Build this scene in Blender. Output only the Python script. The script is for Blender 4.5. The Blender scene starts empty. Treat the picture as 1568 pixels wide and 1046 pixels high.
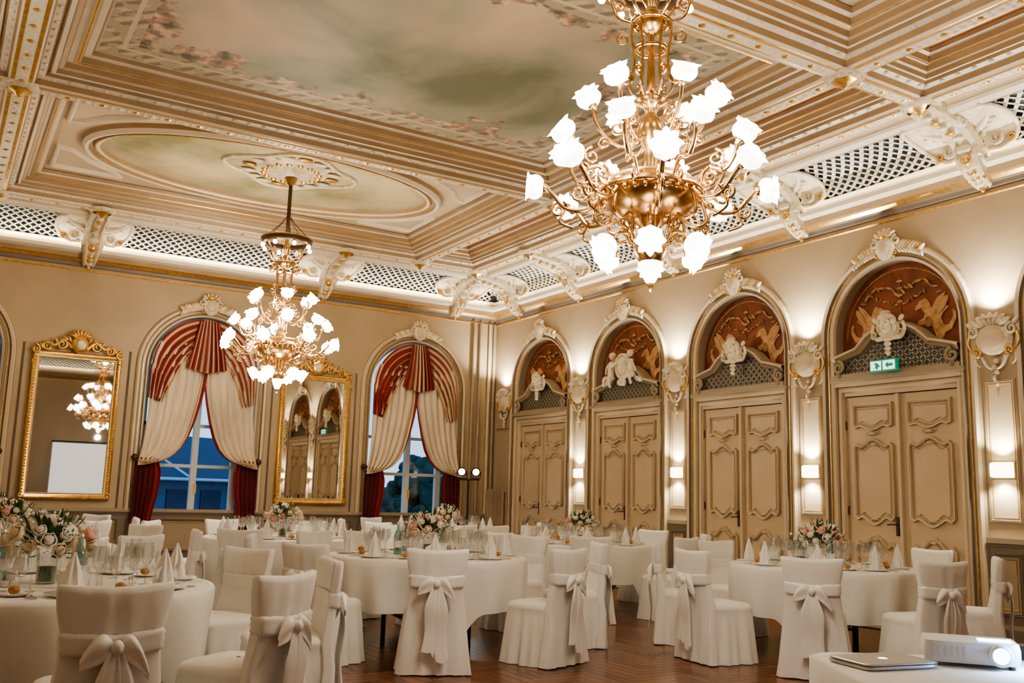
import bpy, bmesh, math, random
from mathutils import Vector, Matrix
random.seed(7)
pi=math.pi; sin=math.sin; cos=math.cos
SC=bpy.context.scene; COL=SC.collection
# ------------------------------------------------------------ materials
def nt(name):
    m=bpy.data.materials.new(name); m.use_nodes=True; n=m.node_tree; n.nodes.clear()
    o=n.nodes.new('ShaderNodeOutputMaterial'); return m,n,o
def M(name,col,rough=.5,metal=0,var=.08,scale=3.,bump=0,bscale=40.,emit=0,ecol=None,coat=0,sheen=0,samp=True):
    m,n,o=nt(name); b=n.nodes.new('ShaderNodeBsdfPrincipled'); n.links.new(b.outputs[0],o.inputs[0])
    tc=n.nodes.new('ShaderNodeTexCoord'); nz=n.nodes.new('ShaderNodeTexNoise'); nz.inputs['Scale'].default_value=scale; nz.inputs['Detail'].default_value=3
    n.links.new(tc.outputs['Object'],nz.inputs['Vector'])
    r=n.nodes.new('ShaderNodeValToRGB'); r.color_ramp.elements[0].position=.3; r.color_ramp.elements[1].position=.7
    r.color_ramp.elements[0].color=[c*(1-var) for c in col]+[1]; r.color_ramp.elements[1].color=[min(1,c*(1+var)) for c in col]+[1]
    n.links.new(nz.outputs[0],r.inputs[0]); n.links.new(r.outputs[0],b.inputs['Base Color'])
    b.inputs['Roughness'].default_value=rough; b.inputs['Metallic'].default_value=metal
    b.inputs['Coat Weight'].default_value=coat
    if sheen: b.inputs['Sheen Weight'].default_value=sheen
    if emit:
        b.inputs['Emission Strength'].default_value=emit; b.inputs['Emission Color'].default_value=list(ecol or col)+[1]
        m.cycles.emission_sampling='AUTO' if samp else 'NONE'
    if bump:
        n2=n.nodes.new('ShaderNodeTexNoise'); n2.inputs['Scale'].default_value=bscale; n.links.new(tc.outputs['Object'],n2.inputs['Vector'])
        bp=n.nodes.new('ShaderNodeBump'); bp.inputs['Strength'].default_value=bump; bp.inputs['Distance'].default_value=.01
        n.links.new(n2.outputs[0],bp.inputs['Height']); n.links.new(bp.outputs[0],b.inputs['Normal'])
    return m
def thin(name,col,base=.06,k=.7,rough=.03):
    m,n,o=nt(name); t=n.nodes.new('ShaderNodeBsdfTransparent'); g=n.nodes.new('ShaderNodeBsdfGlossy'); x=n.nodes.new('ShaderNodeMixShader'); f=n.nodes.new('ShaderNodeLayerWeight')
    t.inputs[0].default_value=list(col)+[1]; g.inputs['Roughness'].default_value=rough; f.inputs[0].default_value=.4
    mm=n.nodes.new('ShaderNodeMath'); mm.operation='MULTIPLY_ADD'; mm.inputs[1].default_value=k; mm.inputs[2].default_value=base
    n.links.new(f.outputs['Facing'],mm.inputs[0]); n.links.new(mm.outputs[0],x.inputs[0]); n.links.new(t.outputs[0],x.inputs[1]); n.links.new(g.outputs[0],x.inputs[2]); n.links.new(x.outputs[0],o.inputs[0]); return m
m_wall=M('wall_paint',(.44,.345,.225),.55,var=.09,scale=1.2)
m_trim=M('grey_beige_trim',(.36,.295,.205),.45,var=.07)
m_dark=M('dark_trim',(.20,.16,.12),.5,var=.06)
m_cream=M('cream_panel',(.65,.54,.38),.45,var=.05)
m_door=M('door_paint',(.62,.495,.325),.4,var=.06,scale=2)
m_dmould=M('door_moulding_paint',(.46,.355,.22),.4,var=.06,scale=2)
m_orn=M('plaster_ornament',(.77,.68,.51),.45,var=.2,scale=14,bump=.5,bscale=30)
m_ceil=M('ceiling_plaster',(.68,.55,.38),.5,var=.07,scale=2)
m_ceil2=M('ceiling_moulding_ochre',(.38,.26,.145),.5,var=.1)
m_white=M('ceiling_moulding_cream',(.86,.78,.63),.45,var=.05)
m_gold=M('gilding',(.80,.52,.19),.32,metal=.85,var=.2,scale=20)
m_brass=M('chandelier_brass',(.66,.42,.19),.25,metal=1,var=.3,scale=25)
m_dkbr=M('dark_bronze',(.10,.06,.035),.4,metal=.6)
m_lat=M('lattice_paint',(.74,.72,.63),.5,var=.06)
m_latbk=M('lattice_backing',(.10,.11,.105),.7,var=.2,scale=2)
m_terra=M('lunette_terracotta',(.22,.062,.028),.6,var=.35,scale=5)
m_ochre=M('lunette_ochre',(.50,.29,.13),.6,var=.35,scale=18)
m_olive=M('lunette_olive',(.30,.19,.075),.6,var=.3,scale=18)
m_orange=M('ceiling_orange_inset',(.45,.17,.065),.6,var=.2)
m_cloth=M('white_cloth',(.85,.84,.82),.75,var=.03,sheen=.15)
m_satin=M('white_satin',(.90,.89,.87),.33,var=.03)
m_curt=M('cream_curtain',(.76,.66,.52),.8,var=.06,sheen=.2)
m_cgold=M('gold_stripe_fabric',(.52,.32,.14),.7,var=.1)
m_red=M('red_velvet',(.21,.010,.014),.6,var=.3,sheen=.1)
m_dred=M('dark_red_velvet',(.10,.006,.010),.7,var=.3)
m_mirror=M('mirror_glass',(.74,.72,.67),.015,metal=1,var=0)
m_glass=thin('clear_glass',(.95,.96,.96),.10,.85)
m_wing=thin('window_glass',(.9,.95,1),.01,.5)
m_bottle=thin('bottle_glass',(.40,.68,.70),.12,.7)
m_china=M('china',(.88,.87,.84),.15,var=.01)
m_steel=M('cutlery_steel',(.75,.72,.68),.2,metal=1)
m_bread=M('bread',(.45,.22,.08),.7,var=.3,scale=30)
m_leaf=M('leaf_green',(.06,.12,.035),.6,var=.4,scale=20)
m_pink=M('pink_rose',(.78,.42,.33),.6,var=.15,scale=30)
m_crose=M('cream_rose',(.82,.68,.50),.6,var=.1,scale=30)
m_wrose=M('white_rose',(.84,.80,.72),.6,var=.06,scale=30)
m_black=M('black_metal',(.015,.014,.014),.4,var=.1)
m_frame=M('window_frame_paint',(.66,.67,.66),.4,var=.03)
m_shade=M('lamp_glass_shade',(1,.95,.86),.3,var=0,emit=5.0,ecol=(1,.92,.80),samp=False)
m_bulb=M('lamp_bulb',(1,.95,.86),.3,var=0,emit=26,ecol=(1,.88,.68),samp=False)
m_scon=M('sconce_diffuser',(1,.93,.8),.4,var=0,emit=6,ecol=(1,.86,.62),samp=False)
m_green=M('exit_sign_green',(.0,.22,.13),.4,emit=.25,ecol=(0,.5,.3),var=0,samp=False)
m_signw=M('exit_sign_white',(.8,.9,.85),.4,emit=1.2,ecol=(.7,1,.85),var=0,samp=False)
m_alu=M('laptop_aluminium',(.62,.62,.63),.3,metal=.6,var=.02)
m_lgo=M('laptop_light',(1,1,1),.3,emit=4,ecol=(.8,.9,1),var=0,samp=False)
m_pwhite=M('projector_plastic',(.8,.8,.78),.35,var=.02)
m_beam=M('projector_lens_and_top_glow',(.5,.7,1),.3,emit=9,ecol=(.45,.7,1),var=0,samp=False)
m_screen=M('projection_screen',(.9,.9,.9),.6,var=.01,emit=.7,ecol=(.9,.95,1),samp=False)
m_rad=M('radiator_paint',(.40,.30,.20),.45,var=.05)
m_spot=M('spotlight_lens',(1,1,1),.3,emit=25,ecol=(.8,.9,1),var=0,samp=False)
# parquet
m_floor,n,o=nt('parquet'); b=n.nodes.new('ShaderNodeBsdfPrincipled'); n.links.new(b.outputs[0],o.inputs[0])
g=n.nodes.new('ShaderNodeNewGeometry'); r=n.nodes.new('ShaderNodeValToRGB')
r.color_ramp.elements[0].color=(.11,.038,.017,1); r.color_ramp.elements[1].color=(.30,.118,.052,1)
tc=n.nodes.new('ShaderNodeTexCoord'); nz=n.nodes.new('ShaderNodeTexNoise'); nz.inputs['Scale'].default_value=30; nz.inputs['Detail'].default_value=5
mx=n.nodes.new('ShaderNodeMixRGB'); mx.blend_type='MULTIPLY'; mx.inputs[0].default_value=.5
n.links.new(g.outputs['Random Per Island'],r.inputs[0]); n.links.new(tc.outputs['Object'],nz.inputs['Vector']); n.links.new(r.outputs[0],mx.inputs[1]); n.links.new(nz.outputs[0],mx.inputs[2]); n.links.new(mx.outputs[0],b.inputs['Base Color'])
b.inputs['Roughness'].default_value=.26
# ceiling painting
def painting(name,hx,hy,border=.34):
    m,n,o=nt(name); N=n.nodes.new; Lk=n.links.new
    b=N('ShaderNodeBsdfPrincipled'); b.inputs['Roughness'].default_value=.6; Lk(b.outputs[0],o.inputs[0])
    tc=N('ShaderNodeTexCoord'); nz=N('ShaderNodeTexNoise'); nz.inputs['Scale'].default_value=.5; nz.inputs['Detail'].default_value=7; nz.inputs['Distortion'].default_value=.5
    Lk(tc.outputs['Object'],nz.inputs['Vector']); r=N('ShaderNodeValToRGB'); e=r.color_ramp.elements
    e[0].position=.38; e[0].color=(.22,.235,.16,1); e[1].position=.66; e[1].color=(.72,.57,.42,1); k=e.new(.46); k.color=(.36,.365,.28,1); k=e.new(.55); k.color=(.54,.48,.37,1)
    Lk(nz.outputs[0],r.inputs[0])
    sp=N('ShaderNodeSeparateXYZ'); Lk(tc.outputs['Object'],sp.inputs[0])
    def mt(op,a,b2=None):
        q=N('ShaderNodeMath'); q.operation=op
        for i,v in enumerate((a,b2)):
            if v is None: continue
            if isinstance(v,(int,float)): q.inputs[i].default_value=v
            else: Lk(v,q.inputs[i])
        return q.outputs[0]
    ex=mt('SUBTRACT',hx,mt('ABSOLUTE',sp.outputs[0])); ey=mt('SUBTRACT',hy,mt('ABSOLUTE',sp.outputs[1]))
    ed=mt('MINIMUM',ex,ey)
    nf=N('ShaderNodeTexNoise'); nf.inputs['Scale'].default_value=1.5; nf.inputs['Detail'].default_value=8; nf.inputs['Roughness'].default_value=.62; Lk(tc.outputs['Object'],nf.inputs['Vector'])
    near=N('ShaderNodeMapRange'); near.inputs[1].default_value=border+.0; near.inputs[2].default_value=border+.75; near.inputs[3].default_value=.13; near.inputs[4].default_value=-.17; Lk(ed,near.inputs[0])
    f1=mt('ADD',nf.outputs[0],near.outputs[0]); fr=N('ShaderNodeValToRGB'); q=fr.color_ramp.elements; q[0].position=.57; q[0].color=(0,0,0,1); q[1].position=.61; q[1].color=(1,1,1,1); Lk(f1,fr.inputs[0])
    fc=N('ShaderNodeTexNoise'); fc.inputs['Scale'].default_value=7; fc.inputs['Detail'].default_value=5; Lk(tc.outputs['Object'],fc.inputs['Vector']); fcr=N('ShaderNodeValToRGB'); q=fcr.color_ramp.elements
    q[0].position=.36; q[0].color=(.14,.13,.09,1); q[1].position=.64; q[1].color=(.78,.62,.47,1); k=q.new(.46); k.color=(.30,.30,.22,1); k=q.new(.51); k.color=(.50,.22,.16,1); k=q.new(.55); k.color=(.60,.44,.32,1); Lk(fc.outputs[0],fcr.inputs[0])
    m1=N('ShaderNodeMixRGB'); Lk(fr.outputs[0],m1.inputs[0]); Lk(r.outputs[0],m1.inputs[1]); Lk(fcr.outputs[0],m1.inputs[2])
    al=mt('ADD',sp.outputs[0],sp.outputs[1]); pg=mt('PINGPONG',al,.11); br=N('ShaderNodeValToRGB'); q=br.color_ramp.elements
    q[0].position=.03; q[0].color=(.62,.52,.37,1); q[1].position=.08; q[1].color=(.26,.22,.16,1); Lk(pg,br.inputs[0])
    vn=N('ShaderNodeTexNoise'); vn.inputs['Scale'].default_value=6; Lk(tc.outputs['Object'],vn.inputs['Vector'])
    ms=mt('GREATER_THAN',vn.outputs[0],.5)
    st=N('ShaderNodeMixRGB'); Lk(ms,st.inputs[0]); Lk(br.outputs[0],st.inputs[1]); st.inputs[2].default_value=(.46,.40,.29,1)
    bm=mt('LESS_THAN',ed,border)
    m2=N('ShaderNodeMixRGB'); Lk(bm,m2.inputs[0]); Lk(m1.outputs[0],m2.inputs[1]); Lk(st.outputs[0],m2.inputs[2])
    w=mt('PINGPONG',ed,border/3); lm=mt('LESS_THAN',w,.022); lm2=mt('MULTIPLY',lm,mt('LESS_THAN',ed,border+.02))
    m3=N('ShaderNodeMixRGB'); Lk(lm2,m3.inputs[0]); Lk(m2.outputs[0],m3.inputs[1]); m3.inputs[2].default_value=(.68,.58,.42,1)
    Lk(m3.outputs[0],b.inputs['Base Color']); return m
def painting_oval(name):
    m,n,o=nt(name); N=n.nodes.new; Lk=n.links.new
    b=N('ShaderNodeBsdfPrincipled'); b.inputs['Roughness'].default_value=.6; Lk(b.outputs[0],o.inputs[0])
    tc=N('ShaderNodeTexCoord'); nz=N('ShaderNodeTexNoise'); nz.inputs['Scale'].default_value=.9; nz.inputs['Detail'].default_value=7
    Lk(tc.outputs['Object'],nz.inputs['Vector']); r=N('ShaderNodeValToRGB'); e=r.color_ramp.elements
    e[0].position=.38; e[0].color=(.28,.26,.13,1); e[1].position=.62; e[1].color=(.66,.54,.35,1); k=e.new(.5); k.color=(.47,.43,.27,1)
    Lk(nz.outputs[0],r.inputs[0]); Lk(r.outputs[0],b.inputs['Base Color']); return m
# ------------------------------------------------------------ mesh builder
WL=lambda a,b,d:(a,-d,b)       # wall-local : x along, z up, d out of the wall
FL=lambda a,b,d:(a,b,d)        # horizontal plane, d = absolute z
class MB:
    def __init__(s): s.v=[];s.f=[];s.m=[];s.s=[];s.mats=[]
    def mi(s,mat):
        if mat not in s.mats: s.mats.append(mat)
        return s.mats.index(mat)
    def add(s,vs,fs,mat,sm=False):
        o=len(s.v); s.v+=[tuple(p) for p in vs]; i=s.mi(mat)
        for f in fs: s.f.append([o+k for k in f]); s.m.append(i); s.s.append(sm)
    def grid(s,rows,mat,cu=False,cv=False,sm=True,colm=None):
        R=len(rows);C=len(rows[0]); o=len(s.v)
        for r in rows: s.v+=[tuple(p) for p in r]
        i0=s.mi(mat) if mat else 0
        for i in range(R if cu else R-1):
            for j in range(C if cv else C-1):
                a=i;b=(i+1)%R;c=j;d=(j+1)%C
                s.f.append([o+a*C+c,o+a*C+d,o+b*C+d,o+b*C+c]); s.m.append(s.mi(colm(i,j)) if colm else i0); s.s.append(sm)
    def box(s,x0,x1,y0,y1,z0,z1,mat,rz=0,c=None):
        P=[(x,y,z) for x in(x0,x1) for y in(y0,y1) for z in(z0,z1)]
        if rz:
            cx,cy=c or ((x0+x1)/2,(y0+y1)/2); P=[(cx+(x-cx)*cos(rz)-(y-cy)*sin(rz),cy+(x-cx)*sin(rz)+(y-cy)*cos(rz),z) for x,y,z in P]
        s.add(P,[(0,1,3,2),(4,6,7,5),(0,4,5,1),(2,3,7,6),(0,2,6,4),(1,5,7,3)],mat)
    def lathe(s,prof,mat,c=(0,0,0),seg=16,mx=None,ripple=0,rn=8,sx=1,sy=1):
        rows=[]
        for k,(r,z) in enumerate(prof):
            row=[]
            for i in range(seg):
                a=2*pi*i/seg; rr=r*(1+ripple*cos(rn*a)*(k/len(prof)))
                p=Vector((rr*cos(a)*sx,rr*sin(a)*sy,z))
                if mx: p=mx@p
                row.append((p.x+c[0],p.y+c[1],p.z+c[2]))
            rows.append(row)
        s.grid(rows,mat,cv=True)
    def tube(s,path,r,mat,seg=6,closed=False):
        P=[Vector(p) for p in path]; n=len(P); rows=[]
        up=None
        for i in range(n):
            if closed: t=P[(i+1)%n]-P[i-1]
            else: t=P[min(i+1,n-1)]-P[max(i-1,0)]
            if t.length<1e-9: t=Vector((0,0,1))
            t.normalize()
            if up is None: up=t.orthogonal().normalized()
            u=up-t*up.dot(t)
            if u.length<1e-6: u=t.orthogonal()
            u.normalize(); up=u; w=t.cross(u); rr=r[i] if isinstance(r,(list,tuple)) else r
            rows.append([P[i]+u*rr*cos(2*pi*k/seg)+w*rr*sin(2*pi*k/seg) for k in range(seg)])
        s.grid(rows,mat,cu=closed,cv=True)
        if not closed:
            s.add(rows[0],[list(range(seg))],mat); s.add(rows[-1],[list(range(seg))],mat)
    def blob(s,c,rad,mat,ang=0,seg=10,rings=6):
        rows=[]
        for i in range(rings+1):
            ph=-pi/2+pi*i/rings; row=[]
            for j in range(seg):
                th=2*pi*j/seg; x=rad[0]*sin(ph); z=rad[2]*cos(ph)*cos(th); y=rad[1]*cos(ph)*sin(th)
                row.append((c[0]+x*cos(ang)-z*sin(ang),c[1]+y,c[2]+x*sin(ang)+z*cos(ang)))
            rows.append(row)
        s.grid(rows,mat,cv=True)
    def ribbon(s,path,prof,mat,closed=True,mp=WL,sm=False):
        n=len(path); rows=[]
        for i in range(n):
            p=path[i]
            a=path[i-1] if (closed or i>0) else None; b=path[(i+1)%n] if (closed or i<n-1) else None
            def nm(u,v):
                dx,dy=v[0]-u[0],v[1]-u[1]; l=math.hypot(dx,dy) or 1; return (-dy/l,dx/l)
            n1=nm(a,p) if a else nm(p,b); n2=nm(p,b) if b else n1
            k=1+n1[0]*n2[0]+n1[1]*n2[1]; k=max(k,.3); mm=((n1[0]+n2[0])/k,(n1[1]+n2[1])/k)
            rows.append([mp(p[0]+mm[0]*w,p[1]+mm[1]*w,d) for w,d in prof])
        s.grid(rows,mat,cu=closed,sm=sm)
    def poly(s,pts,mat,d0,d1,mp=WL):
        n=len(pts); A=[mp(a,b,d1) for a,b in pts]; B=[mp(a,b,d0) for a,b in pts]
        s.add(A+B,[list(range(n))]+[(i,(i+1)%n,n+(i+1)%n,n+i) for i in range(n)],mat)
    def spiral(s,x,z,d,r,turns,a0,hand,th,mat,seg=5,n=18):
        pts=[];rr=[]
        for i in range(n):
            t=i/(n-1); a=a0+hand*turns*2*pi*t; q=r*(1-.85*t); pts.append((x+q*cos(a),-d,z+q*sin(a))); rr.append(th*(1-.45*t))
        s.tube(pts,rr,mat,seg)
    def curve(s,pts,th,mat,d=0,seg=6,n=6):
        P=[pts[0]]+list(pts)+[pts[-1]]; o=[]
        for i in range(1,len(P)-2):
            for k in range(n):
                t=k/n; o.append(tuple(.5*((2*P[i][q])+(-P[i-1][q]+P[i+1][q])*t+(2*P[i-1][q]-5*P[i][q]+4*P[i+1][q]-P[i+2][q])*t*t+(-P[i-1][q]+3*P[i][q]-3*P[i+1][q]+P[i+2][q])*t**3) for q in range(len(P[0]))))
        o.append(tuple(pts[-1])); N=len(o)
        if len(o[0])==2: o=[(a,-d,b) for a,b in o]
        s.tube(o,[th[0]+(th[1]-th[0])*i/(N-1) for i in range(N)] if isinstance(th,tuple) else th,mat,seg)
    def mesh(s,name,norm=True):
        me=bpy.data.meshes.new(name); me.from_pydata(s.v,[],s.f)
        for m in s.mats: me.materials.append(m)
        me.polygons.foreach_set('material_index',s.m); me.polygons.foreach_set('use_smooth',s.s); me.update()
        if norm:
            bm=bmesh.new(); bm.from_mesh(me); bmesh.ops.recalc_face_normals(bm,faces=bm.faces); bm.to_mesh(me); bm.free()
        return me
    def obj(s,name,loc=(0,0,0),rz=0,parent=None,norm=True):
        return inst(name,s.mesh(name,norm),loc,rz,parent=parent)
def inst(name,me,loc=(0,0,0),rz=0,sc=1,parent=None):
    o=bpy.data.objects.new(name,me); o.location=loc; o.rotation_euler=(0,0,rz)
    o.scale=(sc,sc,sc) if not isinstance(sc,tuple) else sc
    COL.objects.link(o)
    if parent: o.parent=parent
    return o
def rect(x0,x1,z0,z1): return [(x0,z0),(x0,z1),(x1,z1),(x1,z0)]
def arch(x0,a,zs,zb,n=28): return [(x0-a,zb)]+[(x0-a*cos(pi*i/n),zs+a*sin(pi*i/n)) for i in range(n+1)]+[(x0+a,zb)]
def fancy(x0,x1,z0,z1,ht=.05,hb=.05,n=18):
    w=x1-x0
    def f(u):
        u=abs(2*u-1)
        if u>.72: return 1-.35*sin((1-u)/.28*pi)
        return .5-.5*cos(u/.72*pi)
    top=[(x0+w*i/n,z1-ht*f(i/n)) for i in range(n+1)]
    bot=[(x1-w*i/n,z0+hb*f(i/n)) for i in range(n+1)]
    return top+bot
MOULD=[(-.028,0),(-.022,.012),(-.008,.018),(0,.008),(.010,.020),(.022,.016),(.028,0)]
def mould(k=1,kd=1): return [(w*k,d*kd) for w,d in MOULD]
RW,RL=10.62,17.2
ROT={'back':0,'right':-pi/2,'left':pi/2,'front':pi}
ORG={'back':(0,0,0),'right':(0,0,0),'left':(-RW,-RL,0),'front':(0,-RL,0)}
def onwall(w,x,d=0,z=0):
    a=ROT[w];o=ORG[w]; return (o[0]+x*cos(a)+d*sin(a),o[1]+x*sin(a)-d*cos(a),o[2]+z)
# ------------------------------------------------------------ shell
TOP=4.62
def wallmesh(x0,x1,ops,mat,depth):
    m=MB(); cur=x0
    def q(a,b,c,d): m.add([(a,0,c),(b,0,c),(b,0,d),(a,0,d)],[(0,1,2,3)],mat)
    for (c,a,zs,zb) in sorted(ops):
        q(cur,c-a,0,TOP)
        if zb>0: q(c-a,c+a,0,zb)
        pts=[(c-a*cos(pi*i/28),zs+a*sin(pi*i/28)) for i in range(29)]
        for i in range(28):
            (u,v),(p,r_)=pts[i],pts[i+1]; m.add([(u,0,v),(p,0,r_),(p,0,TOP),(u,0,TOP)],[(0,1,2,3)],mat)
        path=[(c-a,zb)]+pts+[(c+a,zb)]
        m.grid([[(p[0],0,p[1]),(p[0],depth,p[1])] for p in path],m_trim,sm=False)
        if zb>0: m.add([(c-a,0,zb),(c+a,0,zb),(c+a,depth,zb),(c-a,depth,zb)],[(0,1,2,3)],m_trim)
        cur=c+a
    q(cur,x1,0,TOP)
    q(x0-.0,x1,TOP,5.6)
    return m
DS=[1.615+2.33*k for k in range(7)]; DA=.79; DZ=3.20
PS=[.45+2.33*k for k in range(8)]
WS=[-1.65,-5.31,-8.97]; WA=.84; WZ=3.12; SILL=.86
MS=[-3.48,-7.14]
for w,dd,nm_ in (('right',DS,'wall_facing_east'),('left',[RL-s for s in DS],'wall_facing_west')):
    wallmesh(0,RL,[(s,DA,DZ,0) for s in dd],m_wall,.14).obj(nm_,ORG[w],ROT[w])  # front surface of the side wall itself, pierced by the door arches
    wm=MB(); wm.box(0,RL,.145,.35,0,5.6,m_terra); wm.obj('wall_'+w,ORG[w],ROT[w])
wallmesh(-RW,0,[(s,WA,WZ,SILL) for s in WS],m_wall,.3).obj('wall_back',ORG['back'],0)
wallmesh(0,RW,[(1.65,.84,3.12,0),(8.97,.84,3.12,0)],m_wall,.3).obj('wall_facing_south',ORG['front'],pi)  # front surface of the south wall itself, pierced by two arches
b=MB(); b.box(0,RW,.305,.45,0,5.6,m_door); b.obj('wall_front',ORG['front'],pi)
# floor
m=MB(); m.add([(-RW-.3,-RL-.3,-.012),(.3,-RL-.3,-.012),(.3,.3,-.012),(-RW-.3,.3,-.012)],[(0,1,2,3)],m_dkbr)
w_,L_=.095,.475
cx,cy=-RW/2,-RL/2
for i in range(-260,260):
    for j in range(-45,45):
        ox=cx+i*w_+j*L_; oy=cy+i*w_-j*L_
        for (ax,ay,bx,by) in ((ox,oy,ox+L_,oy+w_),(ox-w_,oy,ox,oy+L_)):
            g_=.0018
            ax=max(ax+g_,-RW);bx=min(bx-g_,0);ay=max(ay+g_,-RL);by=min(by-g_,0)
            if bx-ax>.005 and by-ay>.005: m.add([(ax,ay,0),(bx,ay,0),(bx,by,0),(ax,by,0)],[(0,1,2,3)],m_floor)
m.obj('floor',norm=False)
# ------------------------------------------------------------ trims on walls
ARV=[(-.004,-.01),(0,.03),(.03,.045),(.045,.02),(.10,.02),(.115,.05),(.15,.06),(.17,.03),(.185,.0)]
def wall_trim(name,w,openings,x0,x1,zb):
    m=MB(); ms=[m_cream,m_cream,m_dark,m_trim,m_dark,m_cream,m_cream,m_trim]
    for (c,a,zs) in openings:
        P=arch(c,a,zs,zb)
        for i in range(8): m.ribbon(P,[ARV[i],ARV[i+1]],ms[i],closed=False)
        m.ribbon(arch(c,a+.075,zs,zb),[(-.008,.02),(-.004,.032),(.004,.032),(.008,.02)],m_gold,closed=False)
    m.obj(name,ORG[w],ROT[w])
def rails(name,w,segs,rail=1.0):
    m=MB()
    for (a,b_) in segs:
        m.box(a,b_,-.05,0,rail-.03,rail+.02,m_trim); m.box(a,b_,-.03,0,rail-.06,rail-.03,m_dark)
        m.box(a,b_,-.012,0,.24,rail-.06,m_dark)
        if b_-a>.2:
            m.add([WL(a+.07,.34,.014),WL(b_-.07,.34,.014),WL(b_-.07,rail-.14,.014),WL(a+.07,rail-.14,.014)],[(0,1,2,3)],m_trim)
            m.ribbon(rect(a+.07,b_-.07,.34,rail-.14),[(w_,d_+.012) for w_,d_ in mould(.7)],m_dark)
            m.ribbon(rect(a+.11,b_-.11,.38,rail-.18),[(-.006,.014),(0,.022),(.006,.014)],m_gold)
    m.obj(name,ORG[w],ROT[w])
    m=MB()
    for (a,b_) in segs: m.box(a,b_,-.035,0,0,.2,m_dark); m.box(a,b_,-.022,0,.2,.24,m_trim)
    m.obj('baseboard_'+w,ORG[w],ROT[w])
AO=DA+.185
segR=[(0.01,DS[0]-AO)]+[(DS[i]+AO,DS[i+1]-AO) for i in range(6)]+[(DS[6]+AO,RL-.02)]
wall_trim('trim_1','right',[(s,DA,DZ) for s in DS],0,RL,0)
rails('trim_2','right',segR,1.02)
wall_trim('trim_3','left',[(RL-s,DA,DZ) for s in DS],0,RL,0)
rails('trim_4','left',[(RL-b_,RL-a) for a,b_ in segR],1.02)
WO=WA+.185
segB=[(-RW,WS[2]-WO)]+[(WS[i+1]+WO,WS[i]-WO) for i in (1,0)]+[(WS[0]+WO,-.02)]
wall_trim('trim_5','back',[(s,WA,WZ) for s in WS],-RW,0,0.94)
rails('trim_6','back',segB+[(s-WO,s+WO) for s in WS],.94)
wall_trim('trim_7','front',[(1.65,.84,3.12),(8.97,.84,3.12)],0,RW,0)
def pier(m,s,hw=.15):
    m.add([WL(s-hw,1.2,.004),WL(s+hw,1.2,.004),WL(s+hw,2.55,.004),WL(s-hw,2.55,.004)],[(0,1,2,3)],m_cream)
    m.ribbon(rect(s-hw,s+hw,1.2,2.55),mould(.6,.9),m_trim)
    m.ribbon(rect(s-hw+.03,s+hw-.03,1.23,2.52),[(-.005,.004),(0,.012),(.005,.004)],m_gold)
m=MB()
for s in PS[1:7]: pier(m,s)
m.ribbon(rect(.12,.62,1.2,2.5),mould(.6,.9),m_trim)
m.obj('trim_8',ORG['right'],ROT['right'])
m=MB()
for s in PS[1:7]: pier(m,RL-s)
m.obj('trim_9',ORG['left'],ROT['left'])
m=MB()
for c in MS:
    for e in (-1,1):
        m.ribbon([(c+e*.72,.96),(c+e*.72,3.3)],mould(.6,.8),m_dark,closed=False)
for x in (-.50,-.36,-.16,-.06): m.tube([(x,-.035,.96),(x,-.035,4.46)],.026,m_trim if x!=-.16 else m_cream,8)
m.obj('trim_10',ORG['back'],0)
# ------------------------------------------------------------ doors
def door_mesh():
    m=MB(); W=.70; T=2.53
    m.box(-.785,-W,-.02,.08,0,2.60,m_door); m.box(W,.785,-.02,.08,0,2.60,m_door); m.box(-.785,.785,-.02,.08,T,2.66,m_door)
    m.ribbon([(-.74,0),(-.74,2.6),(.74,2.6),(.74,0)],[(-.03,.02),(-.02,.045),(.01,.05),(.03,.03),(.04,.02)],m_cream,closed=False)
    m.box(-.785,.785,-.07,.08,2.64,2.69,m_cream); m.box(-.83,.83,-.13,-.045,2.69,2.73,m_trim)
    for sgn in (-1,1):
        x0,x1=(-.695,-.006) if sgn<0 else (.006,.695)
        m.box(x0,x1,.02,.07,0.01,T-.01,m_door)
        a,b_=x0+.10,x1-.10
        for (z0,z1,ht,hb) in ((2.15,2.42,.0,.05),(1.12,2.03,.08,.08),(.22,.98,.12,.0)):
            p2=fancy(a,b_,z0,z1,ht,hb)
            m.ribbon(p2,[(w_,d_*2-.02) for w_,d_ in mould(.8)],m_dmould,sm=True)
            m.ribbon(p2,[(-.010,.008-.0),(0,.012),(.010,.022),(.018,.02)],m_cream,sm=True)
            pin=fancy(a+.045,b_-.045,z0+.045,z1-.045,ht,hb)
            m.poly(pin,m_door,-.02,-.010)
            m.ribbon(pin,[(-.007,-.014),(0,-.002),(.007,-.02)],m_cream)
        xc=(a+b_)/2
        for z,s_ in ((2.10,1),(1.17,1),(1.98,-1),(.95,-1)):
            m.blob((xc,.0,z),(.04,.016,.022),m_cream,seg=8,rings=4)
            for e in (-1,1): m.spiral(xc+e*.06,z,.0,.026,1,0,e,.008,m_cream,seg=4,n=9)
    m.box(-.018,.018,-.035,.07,.01,T-.01,m_cream)
    m.box(-.085,-.05,-.012,.03,1.0,1.2,m_dkbr); m.tube([(-.067,-.01,1.12),(-.067,-.06,1.12),(-.15,-.065,1.115)],.009,m_dkbr,6)
    for z in (.35,1.25,2.2):
        for x in (-.70,.70): m.tube([(x,-.0,z-.05),(x,-.0,z+.05)],.012,m_dkbr,6)
    return m.mesh('door')
dm=door_mesh()
k=1
for w in ('right','left'):
    for s in DS:
        x=s if w=='right' else RL-s
        inst('door_%d'%k,dm,onwall(w,x,-.04),ROT[w]); k+=1
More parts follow.
